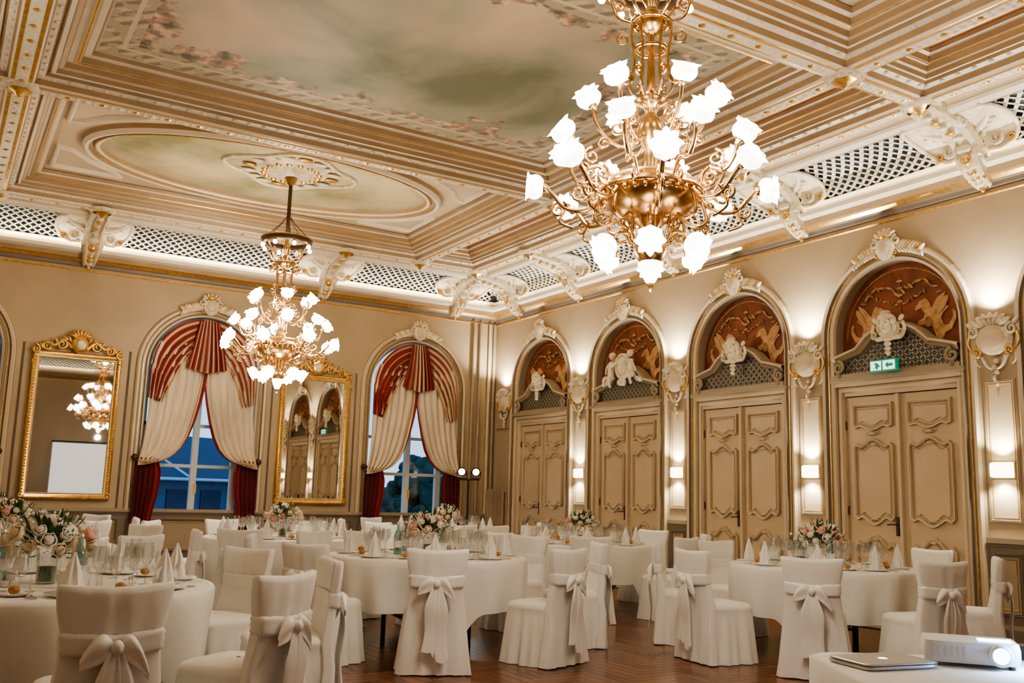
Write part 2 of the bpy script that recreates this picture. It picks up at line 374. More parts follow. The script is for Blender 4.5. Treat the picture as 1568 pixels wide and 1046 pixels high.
def overdoor(kind):
    m=MB(); z0=2.73
    top=[(-.78,2.93),(-.60,2.98),(-.44,3.02),(-.30,3.15),(-.14,3.235),(0,3.26),(.14,3.235),(.30,3.15),(.44,3.02),(.60,2.98),(.78,2.93)]
    m.poly([(-.78,z0)]+top+[(.78,z0)],m_latbk,-.12,-.03)
    m.box(-.785,.785,-.05,.1,z0,z0+.05,m_trim)
    def zt(x):
        for i in range(len(top)-1):
            if top[i][0]<=x<=top[i+1][0]:
                t=(x-top[i][0])/(top[i+1][0]-top[i][0]); return top[i][1]*(1-t)+top[i+1][1]*t
        return 2.9
    st=.065
    for sg in (1,-1):
        x=-1.4
        while x<1.4:
            pts=[]
            for i in range(0,120):
                X=-.76+i*1.52/119; Z=z0+sg*(X-x)
                if z0+.04<Z<zt(X)-.01: pts.append((X,Z))
            if len(pts)>2:
                a,b_=pts[0],pts[-1]; dx=.006
                m.add([WL(a[0]-dx,a[1]+sg*dx,-.022),WL(a[0]+dx,a[1]-sg*dx,-.022),WL(b_[0]+dx,b_[1]-sg*dx,-.022),WL(b_[0]-dx,b_[1]+sg*dx,-.022)],[(0,1,2,3)],m_trim)
            x+=st*1.4
    m.ribbon(top,[(-.03,-.03),(-.025,.03),(.0,.05),(.02,.075),(.045,.08),(.055,.03),(.055,-.1)],m_trim,closed=False)
    m.ribbon(top,[(.02,.077),(.035,.088),(.045,.082)],m_cream,closed=False)
    for e in (-1,1):
        m.spiral(e*.71,2.86,.05,.075,1.5,pi/2,e,.026,m_trim,seg=6)
        m.curve([(e*.71,2.80),(e*.70,2.74)],(.03,.02),m_trim,.05)
    if kind==0:
        # helmeted mask on a scrolled cartouche
        m.blob((0,-.08,3.21),(.14,.05,.13),m_orn,seg=16,rings=8)
        m.blob((0,-.13,3.26),(.072,.065,.095),m_orn,seg=14,rings=8)
        m.blob((0,-.195,3.245),(.012,.015,.026),m_orn); m.blob((0,-.18,3.205),(.026,.012,.009),m_cream)
        m.blob((0,-.13,3.34),(.10,.07,.042),m_orn,seg=12); m.blob((0,-.13,3.385),(.065,.05,.035),m_cream,seg=12)
        for e in (-1,1):
            m.blob((e*.030,-.18,3.275),(.017,.010,.008),m_dark,seg=6,rings=4)
            m.blob((e*.088,-.12,3.29),(.028,.045,.06),m_orn); m.blob((e*.10,-.11,3.22),(.026,.04,.045),m_orn)
            m.curve([(e*.06,3.12),(e*.15,3.12),(e*.20,3.20),(e*.18,3.28)],(.03,.018),m_orn,.09)
            m.spiral(e*.165,3.16,.11,.042,1.4,-pi/2,e,.014,m_cream)
            m.blob((e*.165,-.09,3.32),(.042,.03,.026),m_orn,ang=e*.9)
        for i in range(4): m.blob((0,-.11,3.10-.05*i),(.05-.009*i,.04,.03),m_orn,seg=8,rings=5)
    else:
        m.blob((0,-.08,3.28),(.12,.06,.16),m_orn,seg=14,rings=8); m.ribbon([(.12*cos(2*pi*i/20),3.28+.16*sin(-2*pi*i/20)) for i in range(20)],[(0,.06),(.01,.12),(.03,.12),(.04,.06)],m_orn,sm=True)
        for e in (-1,1):
            m.curve([(e*.26,-.10,3.10),(e*.24,-.12,3.22),(e*.22,-.11,3.36)],(.06,.045),m_orn,seg=10)
            m.blob((e*.215,-.12,3.45),(.045,.05,.055),m_orn,seg=12,rings=8); m.blob((e*.215,-.10,3.47),(.052,.045,.045),m_cream)
            m.curve([(e*.22,-.13,3.34),(e*.16,-.17,3.28),(e*.09,-.14,3.34)],(.022,.015),m_orn); m.curve([(e*.26,-.13,3.34),(e*.33,-.14,3.26),(e*.36,-.12,3.18)],(.022,.013),m_orn)
            m.curve([(e*.26,-.12,3.12),(e*.30,-.2,3.10),(e*.33,-.19,2.98)],(.036,.018),m_orn); m.curve([(e*.24,-.12,3.12),(e*.19,-.2,3.09),(e*.17,-.19,2.96)],(.036,.018),m_orn)
            m.blob((e*.36,-.07,3.06),(.10,.04,.04),m_orn,ang=-e*.4)
        m.blob((0,-.1,3.04),(.10,.05,.06),m_orn)
    return m.mesh('overdoor')
od=[overdoor(0),overdoor(1)]
GR=[(.1,0),(.3,0),(.27,.12),(.35,.3),(.5,.42),(.62,.35),(.75,.38),(.72,.46),(.58,.5),(.55,.6),(.66,.72),(.8,.68),(.8,.76),(.66,.88),(.5,.92),(.42,.82),(.36,.7),(.2,.88),(-.02,1.0),(.02,.84),(-.12,.84),(0,.72),(-.1,.66),(.08,.55),(.12,.45),(.05,.3),(-.08,.3),(-.2,.45),(-.18,.6),(-.28,.55),(-.27,.4),(-.15,.2),(.02,.14)]
def lunette():
    m=MB()
    for e in (-1,1):
        g_=[(e*(-.54+p[0]*.44),3.06+p[1]*.52) for p in GR]
        if e>0: g_=g_[::-1]
        m.poly(g_,m_ochre,-.14,-.128)
        m.blob((e*-.52,.124,3.44),(.11,.006,.04),m_cgold,ang=e*-1.0,seg=8,rings=5); m.blob((e*-.34,.124,3.27),(.05,.006,.06),m_olive)
        for i in range(10):
            t=i/9; x=e*(.04+.44*t); z=3.62+.14*sin(t*pi)+.04*random.random()-.05*t
            m.blob((x,.128,z),(.045,.005,.018),m_olive if i%2 else m_ochre,ang=random.uniform(-1,1),seg=6,rings=4)
        for i in range(6):
            m.blob((e*(.05+.05*i),.128,3.52+.02*i),(.03,.005,.014),m_ochre if i%3==0 else m_olive,ang=i,seg=6,rings=4)
    m.curve([(0,3.40),(0,3.86)],.006,m_olive,-.135,seg=4)
    for z in (3.55,3.62,3.7,3.78): m.blob((0,.13,z),(.04,.006,.02),m_ochre,seg=6,rings=4)
    m.ribbon([(-.72*cos(pi*i/24),3.2+.72*sin(pi*i/24)) for i in range(25)],[(-.006,-.135),(.006,-.135)],m_ochre,closed=False)
    return m.mesh('lunette_painting')
lm=lunette()
for w in ('right','left'):
    for i,s in enumerate(DS):
        x=s if w=='right' else RL-s
        inst('overdoor_pediment',od[1 if i in(1,5) else 0],onwall(w,x),ROT[w])
        inst('lunette_painting',lm,onwall(w,x),ROT[w])
def keystone():
    m=MB(); R=.90
    m.blob((0,-.09,0.01),(.12,.05,.14),m_orn,seg=12,rings=8); m.blob((0,-.13,.02),(.075,.03,.09),m_cream,seg=12,rings=8)
    m.blob((0,-.10,.15),(.08,.05,.04),m_gold)
    for i in range(5):
        a=pi/2+(i-2)*.45; m.blob((.12*cos(a),-.10,.11+.08*sin(a)),(.05,.03,.022),m_orn,ang=a,seg=8,rings=5)
    for e in (-1,1):
        m.spiral(e*.14,.08,.10,.055,1.3,pi/2,e,.018,m_orn); m.spiral(e*.11,-.06,.09,.04,1.3,-pi/2,-e,.013,m_gold)
        for i in range(8):
            a=.16+.046*i; x=e*R*sin(a)*1.02; z=R*cos(a)-R
            m.blob((x,-.07,z+.045),(.055,.026,.024),m_orn if i%3 else m_gold,ang=e*(1.1-a),seg=8,rings=5)
            m.blob((x,-.07,z-.02),(.045,.022,.018),m_orn,ang=-e*(.7+a),seg=8,rings=5)
        m.curve([(e*.12,.0),(e*.26,-.02),(e*.44,-.12)],(.022,.008),m_orn,.07)
    return m.mesh('keystone_ornament')
ks=keystone()
for w in ('right','left'):
    for s in DS: inst('keystone_ornament',ks,onwall(w,s if w=='right' else RL-s,0,DZ+DA+.12),ROT[w])
for s in WS: inst('keystone_ornament',ks,onwall('back',s,.03,WZ+WA+.14),0)
def cartouche():
    m=MB()
    m.blob((0,-.05,0),(.19,.07,.17),m_orn,seg=18,rings=10)
    m.blob((0,-.09,.0),(.14,.05,.12),m_cream,seg=16,rings=8)
    for i in range(7):
        a=pi/2+(i-3)*.33; m.blob((.19*cos(a)*.9,-.10,.10+.10*sin(a)),(.07,.035,.028),m_orn,ang=a,seg=8,rings=6)
    for e in (-1,1):
        m.spiral(e*.20,.08,.09,.06,1.4,pi/2,e,.02,m_orn); m.spiral(e*.17,-.12,.08,.05,1.4,-pi/2,-e,.016,m_gold)
        m.curve([(e*.24,.05),(e*.26,-.04),(e*.19,-.14)],(.018,.012),m_gold,.07); m.blob((e*.23,-.07,.15),(.05,.03,.025),m_orn,ang=e*.8)
        m.curve([(e*.12,-.17),(e*.08,-.26),(e*.02,-.30)],(.022,.01),m_orn,.06)
        m.curve([(e*.21,-.10),(e*.20,-.22),(e*.16,-.26)],(.014,.006),m_orn,.04)
    for i in range(5): m.blob((0.01*(-1)**i,-.05,-.22-.055*i),(.032-.004*i,.025,.032),m_orn,seg=8,rings=5)
    m.curve([(0,-.45),(0,-.56)],(.012,.003),m_gold,.03)
    m.box(-.11,.11,-.15,-.03,.20,.225,m_orn)
    return m.mesh('wall_cartouche')
ct=cartouche()
for w in ('right','left'):
    for s in PS[:7]: inst('wall_cartouche',ct,onwall(w,s if w=='right' else RL-s,0,2.96),ROT[w])
m=MB()
pr=[(-.11,.0),(-.11,.06),(-.05,.10),(.05,.10),(.11,.06),(.11,.0)]
m.grid([[(x,-d,z) for x,d in pr] for z in (0,.13)],m_scon,sm=False)
m.add([(x,-d,.0) for x,d in pr],[range(6)],m_scon)
m.ribbon([(-.115,-.01),(-.115,.14),(.115,.14),(.115,-.01)],[(-.003,0),(-.003,.03),(.003,.03),(.003,0)],m_orn)
sm_=m.mesh('wall_sconce')
LC=(1,.86,.67)
def light(name,kind,loc,power,col=LC,size=.1,rot=(0,0,0),sy=None,spot=None,blend=.6):
    l=bpy.data.lights.new(name,kind); l.energy=power; l.color=col
    if kind=='AREA':
        l.size=size
        if sy: l.shape='RECTANGLE'; l.size_y=sy
    elif kind=='SPOT': l.spot_size=spot; l.spot_blend=blend; l.shadow_soft_size=size
    else: l.shadow_soft_size=size
    o=bpy.data.objects.new(name,l); o.location=loc; o.rotation_euler=rot; COL.objects.link(o); return o
for w in ('right','left'):
    for i,s in enumerate(PS[:7]):
        x=s if w=='right' else RL-s
        far=(w=='left' or i>5)
        if i>0:
            inst('wall_sconce',sm_,onwall(w,x,0,1.62),ROT[w])
            if not far:
                light('sconce_light_up','SPOT',onwall(w,x,.10,1.79),38,col=(1,.90,.74),size=.03,rot=(pi,0,0),spot=2.2)
                light('sconce_light_down','SPOT',onwall(w,x,.10,1.60),24,col=(1,.90,.74),size=.03,spot=2.2)
        if not far or i%2: light('cartouche_uplight','SPOT',onwall(w,x,.12,3.23),150,col=(1,.92,.79),size=.04,rot=(pi,0,0),spot=2.4,blend=.8)
# ------------------------------------------------------------ mirrors
def mirror():
    m=MB(); hw,z0,z1=.60,1.07,3.2
    m.ribbon(rect(-hw+.06,hw-.06,z0+.06,z1-.06),[(-.035,.02),(-.02,.05),(.0,.04),(.02,.07),(.045,.075),(.06,.04),(.06,0)],m_gold,sm=True)
    m.ribbon(rect(-hw+.09,hw-.09,z0+.09,z1-.09),[(-.006,.03),(0,.06),(.006,.03)],m_orn)
    m.add([WL(-hw+.08,z0+.08,.02),WL(hw-.08,z0+.08,.02),WL(hw-.08,z1-.08,.02),WL(-hw+.08,z1-.08,.02)],[(0,1,2,3)],m_mirror)
    n=44
    for i in range(n):
        z=z0+.1+(z1-z0-.2)*i/(n-1)
        for e in(-1,1): m.blob((e*(hw-.045),-.08,z),(.012,.01,.018),m_gold,seg=6,rings=4)
    zc=z1+.06
    m.blob((0,-.08,zc+.06),(.12,.06,.13),m_gold,seg=14,rings=8)
    m.blob((0,-.12,zc+.06),(.06,.04,.08),m_orn,seg=12,rings=8)
    for i in range(7):
        a=pi/2+(i-3)*.36; m.blob((.12*cos(a),-.09,zc+.15+.08*sin(a)),(.06,.03,.022),m_gold,ang=a,seg=8,rings=6)
    for e in (-1,1):
        m.curve([(e*.10,zc),(e*.22,zc+.10),(e*.34,zc+.02),(e*.44,zc+.05),(e*.54,zc-.04)],(.035,.018),m_gold,.07)
        m.spiral(e*.24,zc+.04,.08,.08,1.5,pi/2,e,.022,m_gold); m.spiral(e*.42,zc-.0,.07,.07,1.4,pi/2,-e,.02,m_gold); m.spiral(e*.57,zc-.06,.07,.06,1.4,pi/2,e,.022,m_gold)
        for i in range(8): m.blob((e*(.14+.06*i),-.08,zc+.13-.022*i+.03*(i%2)),(.05,.02,.02),m_gold,ang=e*(1.1-.5*(i%3)),seg=8,rings=5)
        m.spiral(e*.58,z1-.16,.07,.04,1.2,0,e,.014,m_gold); m.spiral(e*.57,z0+.06,.07,.04,1.2,0,e,.014,m_gold)
    return m.mesh('gilt_mirror')
mm_=mirror()
for c in MS: inst('gilt_mirror',mm_,onwall('back',c,.01),0)
# ------------------------------------------------------------ windows
def window():
    m=MB(); y0,y1=.17,.25
    m.ribbon(arch(0,WA,WZ,SILL),[(0,-.25),(0,-.17),(-.07,-.17),(-.07,-.25)],m_frame,closed=False)
    m.box(-WA,WA,y0,y1,SILL,SILL+.09,m_frame); m.box(-.045,.045,y0-.01,y1,SILL,WZ+WA-.02,m_frame)
    for z in (1.62,2.25): m.box(-WA,WA,y0,y1,z-.025,z+.025,m_frame)
    for e in(-1,1): m.box(e*.62-.05,e*.62+.05,y0+.005,y1,SILL,WZ,m_frame)
    m.add([(-WA,.22,SILL),(WA,.22,SILL),(WA,.22,WZ+WA),(-WA,.22,WZ+WA)],[(0,1,2,3)],m_wing)
    m.box(-WA,WA,.0,.17,SILL,SILL+.03,m_frame)
    m.box(.02,.05,y0-.04,y0,1.2,1.35,m_gold)
    return m.mesh('window')
wmesh=window()
def curtains():
    m=MB()
    def cr(tab,z):
        for i in range(len(tab)-1):
            (a,b_),(c,d)=tab[i],tab[i+1]
            if c<=z<=a:
                t=(a-z)/(a-c); return b_+(d-b_)*t
        return tab[-1][1]
    inner=[(3.5,.05),(2.9,.02),(2.6,-.03),(2.3,-.10),(2.05,-.18),(1.88,-.27),(1.76,-.38),(1.68,-.52),(1.60,-.82)]
    outer=[(3.5,-.72),(3.3,-.80),(2.4,-.80),(1.9,-.84),(1.60,-.90)]
    innr2=[(1.72,-.60),(1.5,-.54),(1.2,-.56),(.9,-.62),(.50,-.68)]
    outr2=[(1.72,-.90),(1.4,-.92),(.50,-.92)]
    for e in (-1,1):
        C=56; rows=[]
        for q in range(36):
            z=3.5-(3.5-1.60)*(q/35)**.85; a,b_=cr(outer,z),cr(inner,z); g_=(b_-a); row=[]
            for j in range(C+1):
                u=j/C; x=a+(b_-a)*u; amp=.030+.02*max(0,1-g_/.85)
                row.append((-e*x,-(.040+amp*(1+sin(u*2*pi*6.5+.9*sin(z*1.5)))+.012*sin(u*2*pi*15+z*3)+.012+.07*max(0,1-g_/.85)),z))
            rows.append(row)
        m.grid(rows,m_curt,colm=lambda i,j:m_red if j>=C-3 else (m_cgold if j==C-5 else m_curt))
        rows=[]
        for i in range(20):
            z=1.72-(1.22)*i/19; a,b_=cr(outr2,z),cr(innr2,z); row=[]
            for j in range(C+1):
                u=j/C; row.append((-e*(a+(b_-a)*u),-(.085+.022*(1+sin(u*2*pi*5+z))),z+.10*(1-u)*(i/19)))
            rows.append(row)
        m.grid(rows,m_dred,colm=lambda i,j:m_dred if j<C-14 else (m_red))
        m.tube([(e*.92,-.05,1.68),(e*.80,-.19,1.66),(e*.64,-.15,1.69),(e*.72,-.07,1.74),(e*.92,-.05,1.72)],.022,m_cgold,6)
        m.blob((e*.93,-.10,1.72),(.05,.06,.05),m_dkbr)
    # striped silk : dark red, gold, cream
    pat=[m_red,m_red,m_red,m_cgold,m_curt,m_cgold,m_red,m_red]
    C=56; rows=[]
    for k_ in range(10):
        t=k_/9; row=[]
        for j in range(C+1):
            u=-1+2*j/C; zt_=WZ+.77*cos(u*.24) ; zbm=3.04+.07*abs(u)+.018*cos(j*2*pi/7)
            row.append(((.15+.16*t)*u,-(.13+.035*(1+sin(j*2*pi/7))*(.4+.6*t)+.02*sin(pi*t)),zt_+(zbm-zt_)*t))
        rows.append(row)
    m.grid(rows,m_red,colm=lambda i,j:pat[j%8])
    for e in (-1,1):
        C=40; rows=[]
        for i in range(24):
            t=i/23; th=math.radians(6+84*min(1,t/.78))
            if t<=.78: A=(.80*sin(th),WZ+.79*cos(th))
            else: A=(.82,WZ-(t-.78)/.22*.50)
            B=((1-t)**2*.08+2*t*(1-t)*.34+t*t*.62,(1-t)**2*3.44+2*t*(1-t)*3.42+t*t*2.56)
            row=[]
            for j in range(C+1):
                v=j/C; sag=.05*sin(pi*min(1,t*1.2))*sin(pi*v)
                row.append((e*(A[0]+(B[0]-A[0])*v),-(.06+.05*sin(pi*v)*sin(pi*min(1,t*1.3)*.5)+.028*(1+sin(v*2*pi*5+.6))),A[1]+(B[1]-A[1])*v-sag))
            rows.append(row)
        m.grid(rows,m_red,colm=lambda i,j:pat[(j+1)%8])
        # fringed hem of the swag
        m.tube([(p[-1][0],p[-1][1]-.01,p[-1][2]) for p in rows],.012,m_cgold,5)
    return m.mesh('window_curtains')
cm=curtains()
for i,c in enumerate(WS):
    inst('window_%d'%(i+1),wmesh,onwall('back',c),0); inst('window_curtains',cm,onwall('back',c,.0),0)
# ------------------------------------------------------------ cornice, cove, lattice, ceiling
def ring(m,prof,mat,x0=-RW,x1=0,y0=-RL,y1=0,sm=False):
    m.ribbon(rect(x0,x1,y0,y1),[(-d,z) for d,z in prof],mat,mp=FL,sm=sm)
m=MB()
ring(m,[(0,4.50),(.03,4.51),(.04,4.55),(.06,4.57)],m_dark)
ring(m,[(.06,4.57),(.10,4.60),(.14,4.61)],m_gold)
ring(m,[(.14,4.61),(.17,4.67)],m_ceil2)
ring(m,[(.17,4.67),(.26,4.69),(.27,4.73),(.24,4.75)],m_white)
ring(m,[(.24,4.75),(.20,4.74),(.20,4.70),(.09,4.70),(.09,4.80),(.13,4.82)],m_ceil)
ring(m,[(0,4.44),(.02,4.45),(.02,4.46),(0,4.47)],m_gold)
m.obj('trim_11_cornice')
def cove(u,off=0):
    a=u*pi/2; return (.13+.64*(1-cos(a))-off*cos(a)*1, 4.84+.27*sin(a)+off*sin(a))
m=MB()
ring(m,[(cove(i/8,.06)) for i in range(9)],m_latbk)
ring(m,[(.13,4.82),(.15,4.86),(.12,4.87)],m_white)
ring(m,[(.70,5.14),(.70,5.085),(.76,5.07)],m_ceil2)
ring(m,[(.76,5.07),(.82,5.10),(.84,5.13)],m_white)
m.obj('trim_12_cove_backing')
def lattice(x0,x1):
    m=MB(); st=.125; adv=.72
    for sg in (1,-1):
        s=x0-1
        while s<x1+1:
            rows=[]
            for i in range(7):
                u=i/6; d,z=cove(u); x=s+sg*adv*u
                if x<x0+d or x>x1-d:
                    if len(rows)>1: m.grid(rows,m_lat,sm=False)
                    rows=[]; continue
                rows.append([(x-.018,-d,z),(x+.018,-d,z),(x+.018,-d+.025,z+.008),(x-.018,-d+.025,z+.008)])
            if len(rows)>1: m.grid(rows,m_lat,sm=False,cv=True)
            s+=st
    return m
lattice(-RW,0).obj('trim_13_lattice_back',ORG['back'],0,norm=False)
lattice(0,RL).obj('trim_14_lattice_right',ORG['right'],ROT['right'],norm=False)
lattice(0,RL).obj('trim_15_lattice_left',ORG['left'],ROT['left'],norm=False)
lattice(0,RW).obj('trim_16_lattice_front',ORG['front'],ROT['front'],norm=False)
CZ=5.44
m=MB(); m.add([(-RW-.3,-RL-.3,CZ),(.3,-RL-.3,CZ),(.3,.3,CZ),(-RW-.3,.3,CZ)],[(0,1,2,3)],m_ceil); m.box(-RW-.3,.3,-RL-.3,.3,5.6,5.7,m_ceil)
m.obj('ceiling')
bx=[-1.06,-2.15,-8.47,-9.56]; by=[-1.06,-5.11,-9.77,-14.0,-16.14]
m=MB(); hb=.115; ZB=5.13
def beam(m,a,b_,vert,c):
    pr=[(-hb-.10,5.26),(-hb-.08,5.22),(-hb-.02,5.20),(-hb,5.15),(-hb+.02,ZB),(-.06,ZB),(-.055,ZB-.012),(.055,ZB-.012),(.06,ZB),(hb-.02,ZB),(hb,5.15),(hb+.02,5.20),(hb+.08,5.22),(hb+.10,5.26),(hb+.10,CZ),]
    pr=[(-hb-.10,CZ)]+pr
    rows=[[( (c+w,t,z) if vert else (t,c+w,z)) for w,z in pr] for t in (a,b_)]
    mats=[m_ceil,m_ceil2,m_white,m_ceil2,m_white,m_gold,m_ceil,m_white,m_ceil,m_gold,m_white,m_ceil2,m_white,m_ceil2,m_ceil]
    m.grid(rows,None,sm=False,colm=lambda i,j:mats[min(j,14)])
    n=int(abs(b_-a)/.16)
    for i in range(n):
        t=a+(b_-a)*(i+.5)/n; p=(c,t,ZB-.012) if vert else (t,c,ZB-.012)
        m.lathe([(0,-.016),(.015,-.012),(.03,-.004),(.036,0)],m_gold if i%2 else m_white,c=p,seg=8,ripple=.2,rn=4)
        for e in (-1,1):
            q=(c+e*.03,t+.08,ZB-.012) if vert else (t+.08,c+e*.03,ZB-.012)
            m.lathe([(0,-.010),(.018,-.006),(.022,0)],m_white,c=q,seg=6)
        for e in (-1,1):
            q=(c+e*(hb+.05),t,5.205) if vert else (t,c+e*(hb+.05),5.205)
            m.lathe([(0,-.014),(.02,-.008),(.028,.004)],m_white,c=q,seg=6)
for c in bx: beam(m,-16.14,-1.06,True,c)
for c in by: beam(m,-9.56,-1.06,False,c)
m.obj('trim_17_ceiling_beams')
m=MB(); ring(m,[(.82,5.11),(.86,5.16),(.88,5.17),(.92,5.25),(.96,5.26)],m_ceil)
m.obj('trim_18')
STEP=[(0.0,5.26),(.03,5.24),(.07,5.24),(.09,5.28),(.13,5.29),(.15,5.34),(.20,5.345),(.22,5.32),(.26,5.325),(.28,5.38),(.34,5.39),(.36,5.43)]
m=MB()
def coffer(x0,x1,y0,y1,k=1,inset=None):
    P=[(d*k,z) for d,z in STEP]; e=.21
    ms=[m_ceil2,m_white,m_ceil2,m_ceil,m_ceil2,m_white,m_ceil,m_ceil,m_ceil2,m_white,m_ceil2]
    R=rect(x0+e,x1-e,y0+e,y1-e)
    for i in range(11): m.ribbon(R,[(-P[i][0],P[i][1]),(-P[i+1][0],P[i+1][1])],ms[i],mp=FL)
    m.ribbon(R,[(-.25*k,5.322),(-.24*k,5.312),(-.225*k,5.322)],m_gold,mp=FL)
    if inset:
        q=e+.36*k; m.add([(x0+q,y0+q,5.432),(x1-q,y0+q,5.432),(x1-q,y1-q,5.432),(x0+q,y1-q,5.432)],[(0,1,2,3)],inset)
for (a,b_) in ((-2.15,-1.06),(-9.56,-8.47)):
    for i in range(3): coffer(a,b_,by[i+1],by[i],.6,m_orange)
    coffer(a,b_,by[4],by[3],.6,m_orange)
coffer(-8.47,-2.15,by[2],by[1],1.0)
for (y1,y0) in ((by[0],by[1]),(by[2],by[3])): coffer(-8.47,-2.15,y0,y1,.8)
coffer(-8.47,-2.15,by[4],by[3],.8)
m.obj('trim_19_coffers')
pcx,pcy=-5.31,(by[1]+by[2])/2; phx,phy=6.32/2-.21-.36,(by[1]-by[2])/2-.21-.36
m=MB(); m.add([(-phx,-phy,0),(phx,-phy,0),(phx,phy,0),(-phx,phy,0)],[(0,1,2,3)],painting('sky_fresco',phx,phy))
m.obj('ceiling_fresco',(pcx,pcy,5.425))
om=painting_oval('oval_fresco')
for yc in ((by[0]+by[1])/2-.05,(by[2]+by[3])/2):
    m=MB(); A,B=2.15,1.10
    el=lambda a,b_,n=64:[(-a*cos(2*pi*i/n),b_*sin(2*pi*i/n)) for i in range(n)]
    m.add([(p[0],p[1],-.012) for p in el(A,B)],[range(64)],om)
    pr=[(0,-.012),(.02,-.06),(.06,-.07),(.09,-.04),(.13,-.04),(.15,-.09),(.19,-.10),(.22,-.05),(.24,0)]
    mm2=[m_ceil2,m_white,m_ceil2,m_ceil,m_ceil2,m_white,m_white,m_ceil2]
    for i in range(8): m.ribbon(el(A,B),[pr[i],pr[i+1]],mm2[i],mp=FL)
    m.ribbon(el(A+.07,B+.07),[(-.01,-.07),(0,-.08),(.01,-.07)],m_gold,mp=FL)
    for ex in(-1,1):
        for ey in(-1,1):
            pts=[(ex*2.58,ey*1.32),(ex*1.75,ey*1.32),(ex*1.85,ey*1.12),(ex*2.2,ey*.85),(ex*2.42,ey*.55),(ex*2.58,ey*.5)]
            if ex*ey<0: pts=pts[::-1]
            m.ribbon(pts,[(-.03,0),(-.02,-.04),(.0,-.05),(.02,-.03),(.03,0)],m_white,mp=FL)
    m.obj('ceiling_oval_panel',(-5.31,yc,CZ))
m=MB(); m.lathe([(0,-.10),(.03,-.09),(.05,-.06),(.09,-.05),(.12,-.02),(.15,-.02),(.16,.02)],m_gold,seg=18,ripple=.12,rn=6)
m.lathe([(.10,-.03),(.17,-.015),(.19,.02)],m_orn,seg=24,ripple=.1,rn=8)
ro=m.mesh('ceiling_rosette')
for x in bx:
    for y in by: inst('ceiling_rosette',ro,(x,y,ZB-.012))
for s in (-2.78,-7.44,-12.1):
    for x in (-1.06,-9.56): inst('ceiling_rosette',ro,(x,s,ZB-.012))
for s in (-3.48,-7.14): inst('ceiling_rosette',ro,(s,-1.06,ZB-.012))
def bracket():
    m=MB()
    P=[(.06,4.54),(.12,4.55),(.20,4.60),(.29,4.68),(.34,4.77),(.34,4.85),(.38,4.91),(.48,4.98),(.62,5.03),(.80,5.06),(.98,5.08),(1.08,5.10)]
    rows=[]
    for i,(d,z) in enumerate(P):
        a=P[max(i-1,0)];b_=P[min(i+1,len(P)-1)]; t=Vector((b_[0]-a[0],b_[1]-a[1])).normalized(); n_=(t.y,-t.x)
        w=.08+.05*min(1,i/5)
        def pt(x,o): return (x,-(d+n_[0]*o),z+n_[1]*o)
        rows.append([pt(-w,-.10),pt(-w,.02),pt(-w*.7,.05),pt(-w*.4,.02),pt(0,.055),pt(w*.4,.02),pt(w*.7,.05),pt(w,.02),pt(w,-.10)])
    m.grid(rows,m_orn,sm=False)
    for e in(-1,1):
        rows=[]
        for i in range(13):
            u=i/12; d,z=cove(u,-.022); W=.20+.16*sin(u*pi)**.5+.10*u
            rows.append([(e*.10,-d,z),(e*(.10+W*.5),-d-.012,z-.01),(e*(.10+W),-d,z)])
        m.grid(rows,m_orn)
        edge=[(e*(.10+.20+.16*sin(u*pi)**.5+.10*u),-cove(u,-.04)[0],cove(u,-.04)[1]) for u in [i/12 for i in range(13)]]
        m.tube(edge,.022,m_white,6)
        for (cd,cz_,r_,hd) in ((.25,4.76,.09,1),(.60,5.07,.08,-1)):
            pts=[];rr=[]
            for i in range(20):
                t=i/19;a=t*3*pi*hd; q=r_*(1-.85*t); pts.append((e*.13,-(cd+q*cos(a)),cz_+q*sin(a))); rr.append(.026*(1-.4*t))
            m.tube(pts,rr,m_white,5)
        m.spiral(e*.26,4.93,.23,.085,1.5,pi/2,e,.026,m_white); m.spiral(e*.38,4.90,.20,.045,1.3,-pi/2,e,.018,m_gold)
        m.curve([(e*.12,-.34,5.02),(e*.24,-.42,5.03),(e*.36,-.54,5.07),(e*.40,-.66,5.09)],(.045,.014),m_white)
        m.curve([(e*.14,-.18,4.84),(e*.28,-.19,4.82),(e*.38,-.19,4.86)],(.03,.012),m_white)
        for i in range(4): m.blob((e*(.16+.06*i),-.30-.05*i,4.98+.02*i),(.05,.03,.03),m_orn,ang=e*(1-.4*i),seg=8,rings=5)
        for i in range(5): m.blob((e*.08,-.20-.04*i,4.58+.06*i),(.022,.03,.035),m_gold,seg=8,rings=5)
    m.blob((0,-.34,4.74),(.06,.06,.07),m_gold,seg=12,rings=8); m.blob((0,-.38,4.84),(.08,.05,.05),m_white,seg=12,rings=8)
    for i in range(3): m.blob((0,-.14-.06*i,4.54+.045*i),(.055,.035,.045),m_gold if i else m_orn,seg=10,rings=6)
    m.blob((0,-.10,4.49),(.03,.03,.045),m_gold)
    for i in range(5): m.blob((0,-.48-.12*i,4.93+.022*i),(.05,.05,.02),m_gold if i%2 else m_white,seg=10,rings=5)
    return m.mesh('cornice_bracket')
bk=bracket()
for s in [.95]+PS[1:7]+[RL-.95]:
    inst('cornice_bracket',bk,onwall('right',s),ROT['right']); inst('cornice_bracket',bk,onwall('left',RL-s),ROT['left'])
for s in (-.95,-3.48,-7.14,-9.67):
    inst('cornice_bracket',bk,onwall('back',s),0); inst('cornice_bracket',bk,onwall('front',-s),pi)
for (w,L) in (('back',RW),('right',RL),('left',RL),('front',RW)):
    a=-1 if w=='back' else 1
    light('cove_light','AREA',onwall(w,a*L/2,.19,4.76),L*(4.2 if w=='back' else 1.7),size=L-.6,sy=.03,rot=(pi-.15,0,ROT[w]),col=(1,.86,.66))
